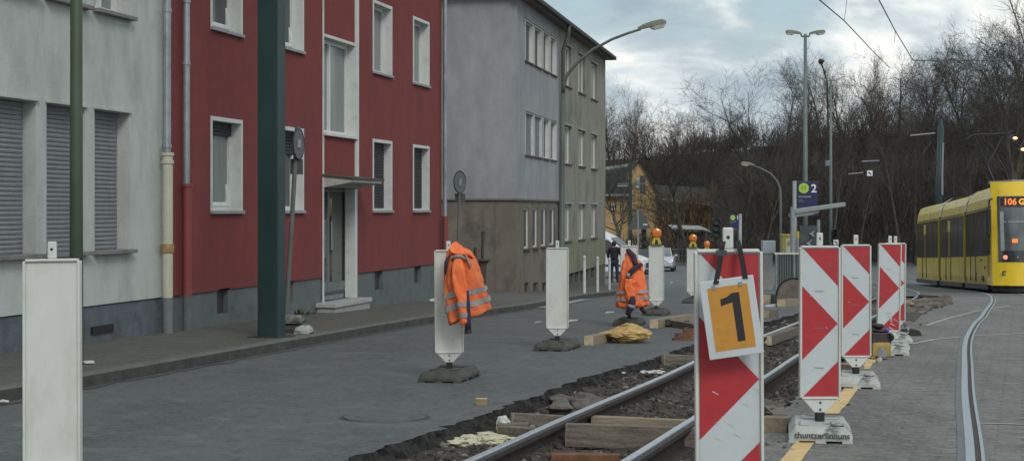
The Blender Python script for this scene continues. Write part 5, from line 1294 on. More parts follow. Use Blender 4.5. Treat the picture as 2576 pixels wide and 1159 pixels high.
tw = wire('twisted overhead wire running down from the top edge toward the tree tops', [(2010,-45,22),(2061,0,24),(2124,53,28),(2164,95,33),(2202,136,38),(2240,172,44)], .010); hanger(tw, (2131,-5,28), (2124,53,28))
tw = wire('second overhead wire, joining the level span wire above the trees', [(2180,-60,20),(2211,0,23),(2252,78,29),(2297,152,36)], .009); hanger(tw, (2252,78,29), (2250,108,29))
wire('level span wire above the trees at the right', [(2297,152,36),(2400,153,38),(2640,150,42)], .013)
tw = wire('overhead wire at the top right corner', [(2520,-50,20),(2540,0,22),(2556,47,25),(2590,150,31)], .009); hanger(tw, (2562,-5,25), (2554,42,25))
wire('thin insulated arm before the trees, left of the teal mast', [(2282,224,60),(2330,218,60),(2385,213,60)], .025)
wire('short insulated wire before the trees, upper of two', [(2168,406,90),(2212,404,90)], .03, m=galv)
wire('short insulated wire before the trees beside the white square board', [(2134,438,90),(2172,434,90)], .03, m=galv)
def board(label, x, y, d, s_):
    t = thing('square_board', label, 'sign', V(x,y,d)); h_ = s_/F*d/2
    MB().box(-h_,h_,-.02,.02,-h_,h_).build('plate', whitep, t, bevel=.02)
    MB().beam(Vector((-h_*.5,-.022,h_*.45)), Vector((h_*.5,-.022,-h_*.45)), .004, h_*.45).build('black_mark', black_paint, t)
    MB().tube([(0,.05,-h_*1.2),(0,.05,h_*2.2)], .03, 6).build('bracket', dark_metal, t)
board('small white square board with a black mark hanging before the trees', 2188, 436, 90, 14)
board('small white square board just above the striped beacons', 2098, 609, 66, 13)
bpy.data.objects['square_board.001'].location.y = 65.6
# tram signals at the right edge
sg = thing('tram_signal', 'black signal with two lit amber lamps above the tram roof', 'signal', V(2556,362,47)); q = lambda x_, y_: V(x_, y_, 47)-sg.location
lit = mat('lit_amber', (1,.6,.2), .4, emit=(1,.55,.16), estr=4.0)
for (x, y) in ((2551,348),(2571,376)):
    c = q(x, y); ho = MB().lathe([(.085,-.1),(.115,-.02),(.115,.07),(.0,.07)], 14); ho.v = [(c.x+v[0], c.y-v[2], c.z+v[1]) for v in ho.v]; hh = ho.build('signal_housing', black_paint, sg)
    MB().tube([c+Vector((0,.06,0)), c+Vector((0,.045,0))], .075, 14).build('lit_lamp', lit, hh)
    b_ = MB(); b_.v = []; MB().tube([c+Vector((0,-.101,0)), c+Vector((0,-.104,0))], .06, 14, flat=.55).build('lit_lens', lit, hh)
MB().tube([q(2553,358), q(2566,370), q(2585,350)], .04, 6).build('bracket', black_paint, sg); MB().tube([q(2585,350), q(2700,300)], .05, 6).build('bracket', black_paint, sg)

MB().tube([q(2700,300), V(sx(2700,47)*4200/47+1288 if False else 2700, 300, 47)-sg.location-Vector((0,0,6.6))], .09, 8).build('mast', green_dark, sg)
# ------------------------------------------------------------------ tram
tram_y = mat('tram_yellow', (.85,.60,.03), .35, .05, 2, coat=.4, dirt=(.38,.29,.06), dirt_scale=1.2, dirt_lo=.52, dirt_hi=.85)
tram_side = mat('tram_yellow_shaded', (.62,.46,.03), .4, .08, 1.2, coat=.2, dirt=(.26,.22,.08), dirt_scale=1.5, dirt_lo=.45, dirt_hi=.8)  # darker copy of the tram yellow, the side's shade put into its colour
tram_glass = mat('tram_window_glass', (.016,.020,.026), .10, .3, 1.1, col2=(.050,.058,.062), spec=.7, stretch=(1.5,1.5,.5))  # lighter second tone paints reflections into the glass
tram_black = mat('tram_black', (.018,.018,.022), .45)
arch_w = mat('pale_bellows_arch', (.52,.50,.42), .5)
tr = thing('tram', 'yellow articulated tram with lit destination display coming round the bend', 'tram', (16.15, 51.0, g(51)))
o_ = tr.location.copy()
HWt = 1.15
path = [(0,(15.85,51.0)),(6.9,(16.85,57.8)),(13.6,(17.65,64.4)),(20.7,(18.5,71.5)),(27,(19.2,77.8))]
# path of the tram's centre line by arc length
def pc_(s):
    for (s0,p0),(s1,p1) in zip(path, path[1:]):
        if s <= s1:
            t = (s-s0)/(s1-s0); return Vector((p0[0]+(p1[0]-p0[0])*t, p0[1]+(p1[1]-p0[1])*t, 0)), Vector((p1[0]-p0[0], p1[1]-p0[1], 0)).normalized()
    return Vector((*path[-1][1],0)), Vector((0,1,0))
def T(s, u, z, fixed=None):        # s back along tram, u to its side (+u = picture right), z above ground
    if fixed is None: p, d = pc_(s)
    else:
        p0, d = pc_(fixed); p = p0+d*(s-fixed)
    n_ = Vector((d.y, -d.x, 0)); q = p+n_*u
    return Vector((q.x, q.y, g(p.y)+z))-o_
def module(s0, s1, nm, fixed, zroof=3.42, nose=False):
    def sec(s, k=1.0, zb=.26, zt=None, lean=0):
        zt = zt or zroof; hw = HWt*k
        return [T(s+lean*((z-.3)/3), u, z, fixed) for u, z in ((-hw*.97,zb),(-hw,.5),(-hw,1.2),(-hw*.995,2.62),(-hw*.96,2.95),(-hw*.86,3.22),(-hw*.66,zt-.04),(-hw*.4,zt),(hw*.4,zt),(hw*.66,zt-.04),(hw*.86,3.22),(hw*.96,2.95),(hw*.995,2.62),(hw,1.2),(hw,.5),(hw*.97,zb))]
    mb = MB(); sec_l = [sec(s0+.0, .93 if nose else 1.0, lean=.35 if nose else 0)]
    if nose: sec_l += [sec(s0+.12, .975, lean=.33), sec(s0+.45, 1.0, lean=.2)]
    sec_l += [sec(s1)]
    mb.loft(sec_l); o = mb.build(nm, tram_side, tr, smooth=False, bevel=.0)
    return o
def panel(par, s0, s1, z0, z1, fixed, m, nm, side=-1, off=.012, th=.01):
    hw = HWt+off
    def hwz(z): return hw if z < 2.7 else hw*.965
    a = [T(s, side*hwz(z), z, fixed) for s, z in ((s0,z0),(s1,z0),(s1,z1),(s0,z1))]; b = [T(s, side*(hwz(z)-off*1.5), z, fixed) for s, z in ((s0,z0),(s1,z0),(s1,z1),(s0,z1))]
    return MB().add(a+b, [(0,1,2,3),(7,6,5,4),(0,4,5,1),(1,5,6,2),(2,6,7,3),(3,7,4,0)]).build(nm, m, par)
mods = [(0,6.5,'front_car',0.01,True),(7.1,13.1,'middle_car',7.1,False),(13.8,20.6,'rear_car',13.8,False)]
for i, (a, b, nm, fx_, nose) in enumerate(mods):
    o = module(a, b, nm, fx_, 3.42 if i == 0 else 3.35, nose)
    x0 = a+(.9 if nose else .12); 
    panel(o, x0, b-.08, 1.16, 2.60, fx_, tram_glass, 'window_band')
    L = b-x0
    for k, q in enumerate((.22, .50, .74)):
        panel(o, x0+L*q, x0+L*q+.09, 1.16, 2.60, fx_, tram_black, 'window_post', off=.016)
    ds = x0+L*.52
    panel(o, ds, ds+.045, .34, 2.60, fx_, tram_black, 'door_seam', off=.018); panel(o, ds+1.3, ds+1.345, .34, 2.60, fx_, tram_black, 'door_seam', off=.018)
    if i in (1, 2): panel(o, ds+.1, ds+.75, 2.1, 2.5, fx_, tram_side, 'yellow_door_top', off=.02); panel(o, ds+.35, ds+.45, 1.2, 2.1, fx_, tram_side, 'yellow_door_bar', off=.02)
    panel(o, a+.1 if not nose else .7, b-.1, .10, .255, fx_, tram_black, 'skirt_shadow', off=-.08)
    panel(o, a+.3, b-.2, 2.64, 2.67, fx_, tram_black, 'roof_seam', off=.01)
    if i < 2:
        s_ = b; s2 = mods[i+1][0]
        def ringp(s, k, zt, fx__): return [T(s, u*k, z, fx__) for u, z in ((-HWt,.35),(-HWt,2.6),(-HWt*.96,2.95),(-HWt*.8,zt-.1),(-HWt*.4,zt),(HWt*.4,zt),(HWt*.8,zt-.1),(HWt*.96,2.95),(HWt,2.6),(HWt,.35))]
        MB().loft([ringp(s_-.02,.95,3.3,fx_), ringp(s2+.02,.95,3.3,mods[i+1][3])]).build('bellows', tram_black, tr)
        am_ = MB(); A = [T(s_-.02, u, z, fx_) for u, z in ((-HWt*1.0,2.72),(-HWt*.97,3.0),(-HWt*.84,3.27),(-HWt*.6,3.42),(-HWt*.2,3.47))]; B = [T(s2-.12, u, z, mods[i+1][3]) for u, z in ((-HWt*1.0,2.72),(-HWt*.97,3.0),(-HWt*.84,3.27),(-HWt*.6,3.42),(-HWt*.2,3.47))]
        for k in range(4): am_.quad(A[k], A[k+1], B[k+1], B[k])
        am_.build('roof_arch', arch_w, tr)
fr = [c for c in tr.children if c.name.startswith('front_car')][0]
# shaped front face (yellow shell, dark windscreen, bumper)
def FP(u, z, off=0.0):        # a point on the nose surface
    lean = .10+.42*max(0, (z-.9)/2.5)**1.3 if z > .9 else .02+.08*(z/.9)
    bul = .42*(abs(u)/HWt)**2.6
    return T(lean+bul-.55-off, u, z, 0.01)
def patch(par, us, zs, m, nm, off, inset=None):
    mb = MB(); n_ = len(us)
    for z in zs:
        for u in us: mb.v.append(tuple(FP(u, z, off)))
    for i in range(len(zs)-1):
        for k in range(n_-1): mb.f.append((i*n_+k, i*n_+k+1, (i+1)*n_+k+1, (i+1)*n_+k)); mb.mi.append(0)
    return mb.build(nm, m, par, smooth=True)
us = [-HWt*1.0+HWt*2.0*i/16 for i in range(17)]
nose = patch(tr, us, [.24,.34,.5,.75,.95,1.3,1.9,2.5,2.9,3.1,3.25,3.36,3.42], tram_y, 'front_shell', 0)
# side returns joining the shell to the car
mb = MB()
for sgn in (-1, 1):
    zs_ = [.24,.34,.5,.75,.95,1.3,1.9,2.5,2.9,3.1,3.25,3.36,3.42]
    for z0, z1 in zip(zs_, zs_[1:]):
        k0, k1 = [(1 if z < 2.7 else (.96 if z < 3.0 else (.86 if z < 3.3 else .7))) for z in (z0, z1)]
        mb.quad(FP(sgn*HWt*k0, z0), FP(sgn*HWt*k1, z1), T(1.0, sgn*HWt*k1, z1, .01), T(1.0, sgn*HWt*k0, z0, .01))
for a, b in zip(us, us[1:]):
    mb.quad(FP(a*.7,3.42), FP(b*.7,3.42), T(1.0,b*.7,3.42,.01), T(1.0,a*.7,3.42,.01)); mb.quad(FP(a,.24), FP(b,.24), T(1.0,b,.24,.01), T(1.0,a,.24,.01))
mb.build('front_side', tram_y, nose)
wu = [-HWt*.86+HWt*1.72*i/14 for i in range(15)]
patch(nose, wu, [.96,1.1,1.3,1.6,1.9,2.2,2.5,2.75,2.9,2.97], tram_glass, 'windscreen', .02)
ws2 = patch(nose, [-HWt*.76+HWt*1.52*i/12 for i in range(13)], [1.30,1.5,1.8,2.1,2.4,2.62], mat('windscreen_interior', (.10,.115,.12), .12, .35, 1.2, spec=.9), 'painted_cab_light', .028)  # paler patch on the windscreen paints in the light cab interior
patch(nose, [-HWt*.80+HWt*.09*i/2 for i in range(3)], [1.3,1.7,2.1,2.5], mat('cab_reflection', (.30,.33,.35), .2), 'painted_reflection', .034)  # pale strip painted on the windscreen as a reflection
patch(nose, [-HWt*.76+HWt*1.5*i/6 for i in range(7)], [2.17,2.20], mat('sun_visor_edge', (.33,.35,.36), .4), 'sun_visor', .036)
# display
def on_front(txt, u, z, size, m, nm, off=.05):
    p = FP(u, z, off); q_ = FP(u+.4, z, off); az_ = math.atan2(q_.y-p.y, q_.x-p.x)
    return text_mesh(txt, size, nm, m, nose, p, (R(84), 0, az_), .002, 'LEFT', bold=size*.03)
ledy = mat('display_amber', (.3,.15,.0), .5, emit=(1,.42,.04), estr=.8); ledr = mat('display_red', (.3,.1,.0), .5, emit=(1,.22,.06), estr=.8)
patch(nose, [-HWt*.78+HWt*1.5*i/8 for i in range(9)], [2.68,2.93], tram_black, 'display_window', .032)
on_front('106', -HWt*.72, 2.71, .27, ledr, 'route_number'); on_front('Germaniaplatz', -HWt*.34, 2.71, .25, ledy, 'destination')
patch(nose, [-.60,-.52,-.44], [1.54,1.58,1.66], ledr, 'route_light', .04)
hl = FP(-.80, 1.10, .03); MB().tube([hl, hl+Vector((0,-.03,0))], .07, 14).build('headlight', mat('head_red', (.4,.1,.08), .4, emit=(1,.30,.22), estr=.7), nose)
for u_ in (-.45, -.25, -.05, .2): hh = FP(u_, 1.10, .03); MB().tube([hh, hh+Vector((0,-.01,0))], .025, 8).build('indicator', mat('small_chrome', (.3,.3,.32), .3), nose)
for u_, s__ in ((-.82, .07), (-.05, .10)):
    p = FP(u_, .62, .012); MB().box(-s__, s__, -.01, .0, -s__, s__, Matrix.Translation(p)).build('emblem', mat('emblem_dark', (.06,.055,.03), .5), nose)
    MB().add([p+Vector((0,-.012,s__*.6)), p+Vector((-s__*.6,-.012,-s__*.5)), p+Vector((s__*.6,-.012,-s__*.5))], [(0,1,2)]).build('emblem_mark', mat('emblem_pale', (.35,.33,.25), .5), nose)
MB().tube([FP(-.05,3.22,.01), FP(-.05,3.22,.025)], .09, 12).build('roof_emblem', MATS['emblem_pale'], nose)
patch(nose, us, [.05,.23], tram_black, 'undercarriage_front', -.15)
# wiper
MB().tube([FP(.3,1.0,.04), FP(.85,1.8,.04)], .012, 5).build('wiper', tram_black, nose)
# mirror
mm = MB(); mm.loft([[T(s, u, z, .01) for s, u in ((.05,-HWt-.02),(.05,-HWt-.17),(-.12,-HWt-.19),(-.14,-HWt-.05))] for z in (1.75, 2.6)]); mm.build('mirror', tram_black, tr, bevel=.04)
MB().tube([T(.2,-HWt+.02,2.9,.01), T(.0,-HWt-.08,2.85,.01), T(-.02,-HWt-.1,2.6,.01)], .03, 6).build('mirror_arm', tram_black, tr)
MB().loft([[T(s, -HWt-.015, z, .01) for s, z in ((.35,1.2),(.85,1.2),(.85,2.5),(.35,2.55))],[T(s, -HWt+.02, z, .01) for s, z in ((.35,1.2),(.85,1.2),(.85,2.5),(.35,2.55))]]).build('cab_side_window', tram_glass, tr)
for s_, z_ in ((1.5,.75),(2.4,1.0),(3.6,.55)): panel(fr, s_, s_+.18, z_, z_+.06, .01, tram_black, 'side_marker', off=.02)
panel(fr, 1.9, 2.3, .36, .52, .01, tram_black, 'step_recess', off=.02)
# bogie wheels
for s_ in (1.8, 3.6, 9.5, 16.5):
    for sgn in (-1, 1):
        a = T(s_, sgn*.5, .30); MB().tube([a-Vector((.06,0,0)), a+Vector((.06,0,0))], .30, 14).build('wheel', dark_metal, tr)
# roof equipment + pantograph
rb_ = MB(); rb_.box(-.3,.9,0,2.6,0,.10); M = Matrix.Translation(T(1.1,-.1,3.43)); rb_.v = [tuple(M @ Vector(v)) for v in rb_.v]; rb_.build('roof_box', galv, tr)
q = lambda x_, y_, d=58: V(x_, y_, d)-o_
pn = MB(); pn.tube([T(7.0,0,3.42), q(2484,418), ], .05, 6); pn.tube([q(2484,418), q(2452,345)], .035, 6); pn.tube([q(2484,418), q(2524,344)], .035, 6); pn.build('pantograph', tram_black, tr)
MB().tube([q(2432,350), q(2450,339), q(2530,336), q(2550,331)], .03, 6).build('contact_strip', tram_black, tr)

# ------------------------------------------------------------------ cars
def car_loft(mb, secs):      # secs: (y, half width low, half width top, z low, z belt, z top)
    rings = []
    for y, wl, wt, zl_, zb_, zt_ in secs:
        rings.append([Vector(p) for p in ((-wl*.93,y,zl_),(-wl,y,zl_+.15),(-wl,y,zb_),(-wt,y,zt_-.03),(-wt*.8,y,zt_),(wt*.8,y,zt_),(wt,y,zt_-.03),(wl,y,zb_),(wl,y,zl_+.15),(wl*.93,y,zl_))])
    return mb.loft(rings)
def wheel(par, x, y, r_, nm='wheel'):
    t = MB().tube([(x-.10,y,r_),(x+.10,y,r_)], r_, 18).build(nm, black_rubber, par, bevel=.02)
    sgn = 1 if x > 0 else -1
    MB().tube([(x+sgn*.08,y,r_),(x+sgn*.108,y,r_)], r_*.62, 14).build('rim', galv, t)
silver_paint = mat('silver_car_paint', (.50,.52,.56), .3, .03, 3, metal=.2, coat=.8)
def make_car(label, loc, rz, paint, dark=False, small=True):
    t = thing('parked_car' if False else 'car', label, 'car', loc, rz)
    mb = MB(); car_loft(mb, [(-2.05,.62,.60,.28,.55,.62),(-1.98,.78,.72,.24,.62,.72),(-1.6,.85,.76,.22,.74,.86),(-.95,.87,.74,.22,.86,.96),(-.9,.87,.73,.22,.88,.97),(1.6,.87,.74,.22,.92,1.0),(2.0,.82,.7,.26,.88,.98),(2.12,.72,.62,.34,.7,.85)])
    b = mb.build('body', paint, t, bevel=.03, smooth=False)
    mb = MB(); mb.loft([[Vector(p) for p in ((-w_,y,z0),(-w2,y2,z1),(w2,y2,z1),(w_,y,z0))] for (w_, y, z0, w2, y2, z1) in ((.74,-.95,.93,.60,-.25,1.40),(.74,1.75,.96,.58,1.2,1.40))])
    cab = mb.build('roof', paint, t, bevel=.05)
    def gp(a, b_, c, d, nm): MB().add([Vector(p) for p in (a,b_,c,d)], [(0,1,2,3)]).build(nm, glass if not dark else glass, cab)
    gp((-.68,-.955,.99),(.68,-.955,.99),(.555,-.31,1.385),(-.555,-.31,1.385),'windscreen')
    MB().add([Vector((-.68,-.945,.99)),Vector((.68,-.945,.99)),Vector((.565,-.30,1.375)),Vector((-.565,-.30,1.375))],[(0,1,2,3)]).build('windscreen_tint', mat('windscreen_pinkish', (.20,.19,.23), .12, .15, 3, spec=.8), cab) if False else None
    for sgn in (-1, 1):
        gp((sgn*.752,-.75,.99),(sgn*.755,1.45,1.01),(sgn*.61,1.1,1.36),(sgn*.62,-.22,1.36),'side_window')
        MB().loft([[Vector(p) for p in ((sgn*.50,-1.99,.60),(sgn*.80,-1.90,.62),(sgn*.78,-1.86,.74),(sgn*.48,-1.965,.71))],[Vector(p) for p in ((sgn*.50,-1.94,.60),(sgn*.80,-1.84,.62),(sgn*.78,-1.80,.74),(sgn*.48,-1.90,.71))]]).build('headlight', mat('headlight_glass', (.5,.52,.55), .1, spec=1), b)
        MB().box(sgn*.86-.07+sgn*.09, sgn*.86+.07+sgn*.09, -.78, -.62, .92, 1.04).build('mirror', paint, cab, bevel=.03)
        for y_ in (-1.32, 1.30): wheel(t, sgn*.76, y_, .30)
    MB().box(-.42,.42,-2.02,-1.97,.58,.70).build('grille', dark_metal, b, bevel=.01)
    MB().box(-.26,.26,-2.085,-2.06,.43,.54).build('number_plate', foam_w, b)
    MB().box(-.74,.74,-2.06,-1.9,.24,.36).build('lower_bumper', dark_metal, b, bevel=.02)
    return t
glass_c = mat('windscreen_grey', (.16,.16,.19), .12, .2, 2, spec=.8)
c1 = make_car('silver hatchback driving toward the camera behind the lamp-topped beacon', at(1663, 103), R(-8), silver_paint)
for ch in c1.children_recursive:
    if ch.name.startswith('windscreen'): ch.data.materials[0] = glass_c
c2 = make_car('dark car half hidden behind the silver one, left of the lamp-topped beacon', at(1611, 96), R(-6), mat('dark_car_paint', (.03,.035,.04), .3, coat=.8))
c2.location.z -= .0
c3 = make_car('pale car far behind the traffic signal by the shelter', at(1601, 122), R(80), mat('pale_car_paint', (.50,.52,.52), .35, coat=.6))
# van
def make_van(label, loc, rz):
    t = thing('van', label, 'van', loc, rz); paint = mat('white_van_paint', (.62,.65,.68), .35, .03, 2, coat=.5)
    prof = [(-2.75,.35),(-2.75,.75),(-2.6,.98),(-1.9,1.22),(-.85,2.12),(-.2,2.42),(.6,2.52),(2.9,2.5),(2.98,.45),(2.6,.32)]
    mb = MB(); M = Matrix.Rotation(R(90), 4, 'Z')
    rings = []
    for x, k in ((-.98,.0),(-.95,.03),(.95,.03),(.98,.0)):
        pass
    vs = []
    ringsx = []
    for x, sc_ in ((-1.0,.955),(-.93,1.0),(.93,1.0),(1.0,.955)):
        ringsx.append([Vector((x if z < 1.5 else x*(1-.07*(z-1.5)), y*(.995 if sc_ < 1 else 1), .35+(z-.35)*(sc_ if z > 1 else 1))) for y, z in prof])
    mb.loft(ringsx); b = mb.build('body', paint, t, bevel=.04)
    def gp(pts, nm): MB().add([Vector(p) for p in pts], [tuple(range(len(pts)))]).build(nm, glass, b)
    for sgn in (-1, 1):
        gp([(sgn*1.012,-1.72,1.28),(sgn*1.012,-.15,1.28),(sgn*.985,-.15,1.98),(sgn*.985,-.85,1.98)],'side_window')
        MB().box(sgn*1.10-.08, sgn*1.10+.08, -1.55, -1.38, 1.30, 1.62).build('mirror', dark_metal, b, bevel=.03)
        MB().box(sgn*1.0-.012, sgn*1.0+.012, -2.3, 2.7, .62, .72).build('side_trim', dark_metal, b)
        for y_ in (-1.75, 1.75): wheel(t, sgn*.88, y_, .36)
    gp([(-.82,-1.93,1.27),(.82,-1.93,1.27),(.76,-.95,2.10),(-.76,-.95,2.10)],'windscreen')
    MB().box(-.6,.6,-2.78,-2.74,.55,.80).build('grille', dark_metal, b); MB().box(-.9,.9,-2.80,-2.6,.30,.48).build('lower_bumper', dark_metal, b, bevel=.03)
    return t
make_van('white high-roofed van standing at the corner beyond the green house', (sx(1502, 87), 87, g(87)), R(72))

# ------------------------------------------------------------------ person
pd_ = 70.5
ps = thing('person', 'person in dark jacket and jeans standing with the back turned beside the white van', 'person', at(1545, pd_, .10))
def skin(name, verts, edges, rads, m, par, sub=2):
    me = bpy.data.meshes.new(name); me.from_pydata(verts, edges, []); o = bpy.data.objects.new(name, me); COL.objects.link(o)
    s_ = o.modifiers.new('skin', 'SKIN'); 
    for i, r_ in enumerate(rads):
        me.skin_vertices[0].data[i].radius = r_ if isinstance(r_, tuple) else (r_, r_)
    me.skin_vertices[0].data[0].use_root = True
    ss = o.modifiers.new('sub', 'SUBSURF'); ss.levels = sub; ss.render_levels = sub
    dg = bpy.context.evaluated_depsgraph_get(); dg.update()
    m2 = bpy.data.meshes.new_from_object(o.evaluated_get(dg)); bpy.data.objects.remove(o)
    m2.materials.clear(); m2.materials.append(m); m2.polygons.foreach_set('use_smooth', [True]*len(m2.polygons))
    q_ = bpy.data.objects.new(name, m2); COL.objects.link(q_); q_.parent = par; return q_
try:
    skin_m = mat('skin_tone', (.32,.19,.14), .6)
    bv = [(0,0,.95),(0,0,1.12),(0,.01,1.32),(0,.0,1.46),(0,-.0,1.53),(0,.01,1.60),(0,.015,1.70),
          (-.20,0,1.42),(-.27,.02,1.14),(-.24,.16,.95),(-.23,.22,.90),
          (.20,0,1.42),(.29,.04,1.15),(.34,.20,1.02),(.36,.27,1.01),
          (-.10,0,.90),(-.11,0,.50),(-.11,.0,.10),(-.12,.10,.04),
          (.10,0,.90),(.12,.02,.50),(.13,.03,.10),(.15,.13,.04)]
    be = [(0,1),(1,2),(2,3),(3,4),(4,5),(5,6),(3,7),(7,8),(8,9),(9,10),(3,11),(11,12),(12,13),(13,14),(0,15),(15,16),(16,17),(17,18),(0,19),(19,20),(20,21),(21,22)]
    br_ = [.13,.13,.14,.10,.055,.085,.085,.06,.045,.035,.035,.06,.045,.035,.035,.085,.055,.04,.035,.085,.055,.04,.035]
    body_ = skin('body', bv, be, br_, skin_m, ps)
    fing = MB()
    for hx, hy, hz in ((-.23,.23,.88),(.365,.28,1.0)):
        for k in range(4): fing.tube([(hx-.03+k*.02,hy,hz),(hx-.032+k*.021,hy+.035,hz-.045),(hx-.03+k*.02,hy+.03,hz-.085+abs(k-1.5)*.008)], [.010,.009,.007], 6)
        fing.tube([(hx-.04,hy,hz+.01),(hx-.065,hy+.02,hz-.03),(hx-.06,hy+.03,hz-.055)], [.012,.010,.008], 6)
    fing.build('fingers', skin_m, body_, smooth=True)
    jv = [(0,0,.92),(0,0,1.10),(0,.01,1.32),(0,0,1.45),(-.21,0,1.42),(-.28,.02,1.14),(-.25,.15,.98),(.21,0,1.42),(.30,.04,1.15),(.34,.17,1.04)]
    skin('jacket', jv, [(0,1),(1,2),(2,3),(3,4),(4,5),(5,6),(3,7),(7,8),(8,9)], [(.20,.17),(.19,.16),(.20,.155),(.12,.11),.085,.07,.055,.085,.07,.055], mat('black_jacket', (.014,.014,.018), .8), ps)
    tv = [(0,0,.92),(-.10,0,.88),(-.115,0,.50),(-.115,0,.08),(.10,0,.88),(.125,.02,.50),(.135,.03,.08)]
    skin('trousers', tv, [(0,1),(1,2),(2,3),(0,4),(4,5),(5,6)], [(.15,.13),.11,.08,.065,.11,.08,.065], mat('dark_jeans', (.022,.035,.07), .85), ps)
    for x_, y_ in ((-.115,.04),(.14,.07)): MB().loft([[(x_+a*w_, y_+b*w2, z) for a, b in ((-1,-1),(1,-1),(1,1),(-1,1))] for z, w_, w2 in ((.0,.05,.14),(.05,.048,.13),(.09,.04,.08))]).build('shoe', black_paint, ps, bevel=.015)
    MB().ball((0,-.005,1.655), .108, 3, (.92,1.02,1.12), .12, 3).build('hair', mat('dark_hair', (.03,.022,.018), .8, .3, 30), ps, smooth=True)
except Exception as e:
    print('person failed', e)
ps.rotation_euler = (0,0,R(-18))
# ------------------------------------------------------------------ yellow house
yh_m = mat('ochre_render', (.44,.30,.13), .9, .08, 1, bump=.3, dirt=(.27,.18,.085), dirt_scale=.6, dirt_lo=.45, dirt_hi=.8)
D0 = 140.0
yh = thing('yellow_house', 'ochre yellow house with dark roofs and a gabled bay behind the junction', 'house', (sx(1521, D0), D0, g(D0)))
o_ = yh.location; X = lambda x: sx(x, D0)-o_.x; Z = lambda y: sz(y, D0)-o_.z
# left wing
h = (X(1538), X(1548), Z(560), Z(517))
mb = MB(); grid_wall(mb, X(1490), X(1594), -.2, Z(489), [h], 0, .2); mb.quad((X(1594),0,-.2),(X(1594),12,-.2),(X(1594),12,Z(489)),(X(1594),0,Z(489))); mb.build('wall', yh_m, yh, fix=False)
window(yh, h, .18, .10, (), glass_dark, sillm=MATS['brick_sill'])
MB().box(h[0]-.1, h[1]+.1, -.05, 0, h[3], h[3]+.12).build('lintel', foam_w, yh)
# gabled bay
a, b = X(1585), X(1650)
zt_ = Z(405); ze = Z(490)
mb = MB(); poly = [(X(1585),-.2),(X(1652),-.2),(X(1652),ze),(X(1606),zt_),(X(1590),Z(425)),(X(1585),Z(440))]
mb.prism(poly, -.6, 8); mb.build('gable_wall', yh_m, yh)
w2 = [(X(1609),X(1615),Z(487),Z(442)),(X(1616.5),X(1622),Z(487),Z(442))]
for k in w2:
    MB().box(k[0], k[1], -.66, -.61, k[2], k[3]).build('window', mat('shutter_blue', (.05,.07,.10), .4), yh)
MB().box(X(1600), X(1607), -.66, -.61, Z(475), Z(447)).build('blue_white_panel', mat('pale_panel', (.33,.42,.42), .5), yh)
tile = mat('dark_slate_roof', (.024,.029,.031), .95, .2, 4)
mb = MB(); mb.loft([[(X(x_),y_,z_) for x_, z_ in ((1590,Z(425)+.02),(1606,zt_+.15),(1654,ze+.12),(1654,ze-.05),(1606,zt_-.02),(1590,Z(425)-.1))] for y_ in (-.9, 8)]); mb.build('gable_roof', tile, yh)
mb = MB(); mb.add([(X(1490),-.5,Z(489)),(X(1590),-.5,Z(489)),(X(1590),6,Z(415)),(X(1490),6,Z(415)),(X(1490),6,-.2),(X(1590),6,-.2)], [(0,1,2,3),(3,2,5,4)]); mb.build('roof', tile, yh, fix=False)
MB().box(X(1490), X(1590), -.62, -.5, Z(489)-.15, Z(489)+.05).build('gutter', galv, yh)
MB().beam((X(1528),3.5,Z(421)),(X(1590),3.5,Z(412)),.3,.25).build('ridge_flashing', mat('pale_flashing', (.26,.30,.31), .5), yh)
# right wing
mb = MB(); mb.box(X(1652)+.02, X(1800), 1, 9, -.2, Z(505)); mb.build('side_wing', yh_m, yh)
mb = MB(); mb.add([(X(1650),.2,Z(498)),(X(1803),.2,Z(516)),(X(1803),6,Z(470)),(X(1650),6,Z(462)),(X(1650),6,0),(X(1803),6,0),(X(1650),.2,Z(502)),(X(1803),.2,Z(520))], [(0,1,2,3),(3,2,5,4),(0,1,7,6)]); mb.build('wing_roof', tile, yh, fix=False)
MB().beam((X(1655),.1,Z(500)),(X(1803),.1,Z(517)),.12,.14).build('wing_gutter', mat('pale_gutter', (.34,.36,.36), .5), yh)
for x_ in (1690, 1728, 1765): MB().box(X(x_), X(x_+9), .93, .99, Z(560), Z(527)).build('window', glass_dark, yh)

# ------------------------------------------------------------------ hillside
hill_m = mat('leaf_litter_slope', (.030,.026,.020), .95, .3, .5, col2=(.055,.045,.034), bump=.5, bscale=3)
def hstart(X_): return 168 if X_ < 16 else (168-(X_-16)*5.2 if X_ < 24 else 126.5)
def hh_(X_, Y_):
    s_ = hstart(X_); d = Y_-s_
    top = 8.8 if X_ < 22 else 8.8+min(1.2, (X_-22)*.08)
    if d < 0: return g(Y_)-.06
    k = min(1, d/42); k = k*k*(3-2*k)
    return g(Y_)-.02+(top-g(Y_))*k*(.9+.1*noise.noise(Vector((X_*.06, Y_*.04, 1))))+.8*noise.noise(Vector((X_*.2, Y_*.2, 3)))*min(1, d/10)
mb = MB(); xs = [-60+i*3.0 for i in range(61)]; ys = [124+i*3.0 for i in range(52)]
for Y in ys:
    for X_ in xs: mb.v.append((X_, Y, hh_(X_, Y)))
n = len(xs)
for i in range(len(ys)-1):
    for k in range(n-1): mb.f.append((i*n+k, i*n+k+1, (i+1)*n+k+1, (i+1)*n+k)); mb.mi.append(0)
o = mb.build('hillside', hill_m, fix=False); struct(o, 'dark wooded slope behind the tram stop and the yellow house')

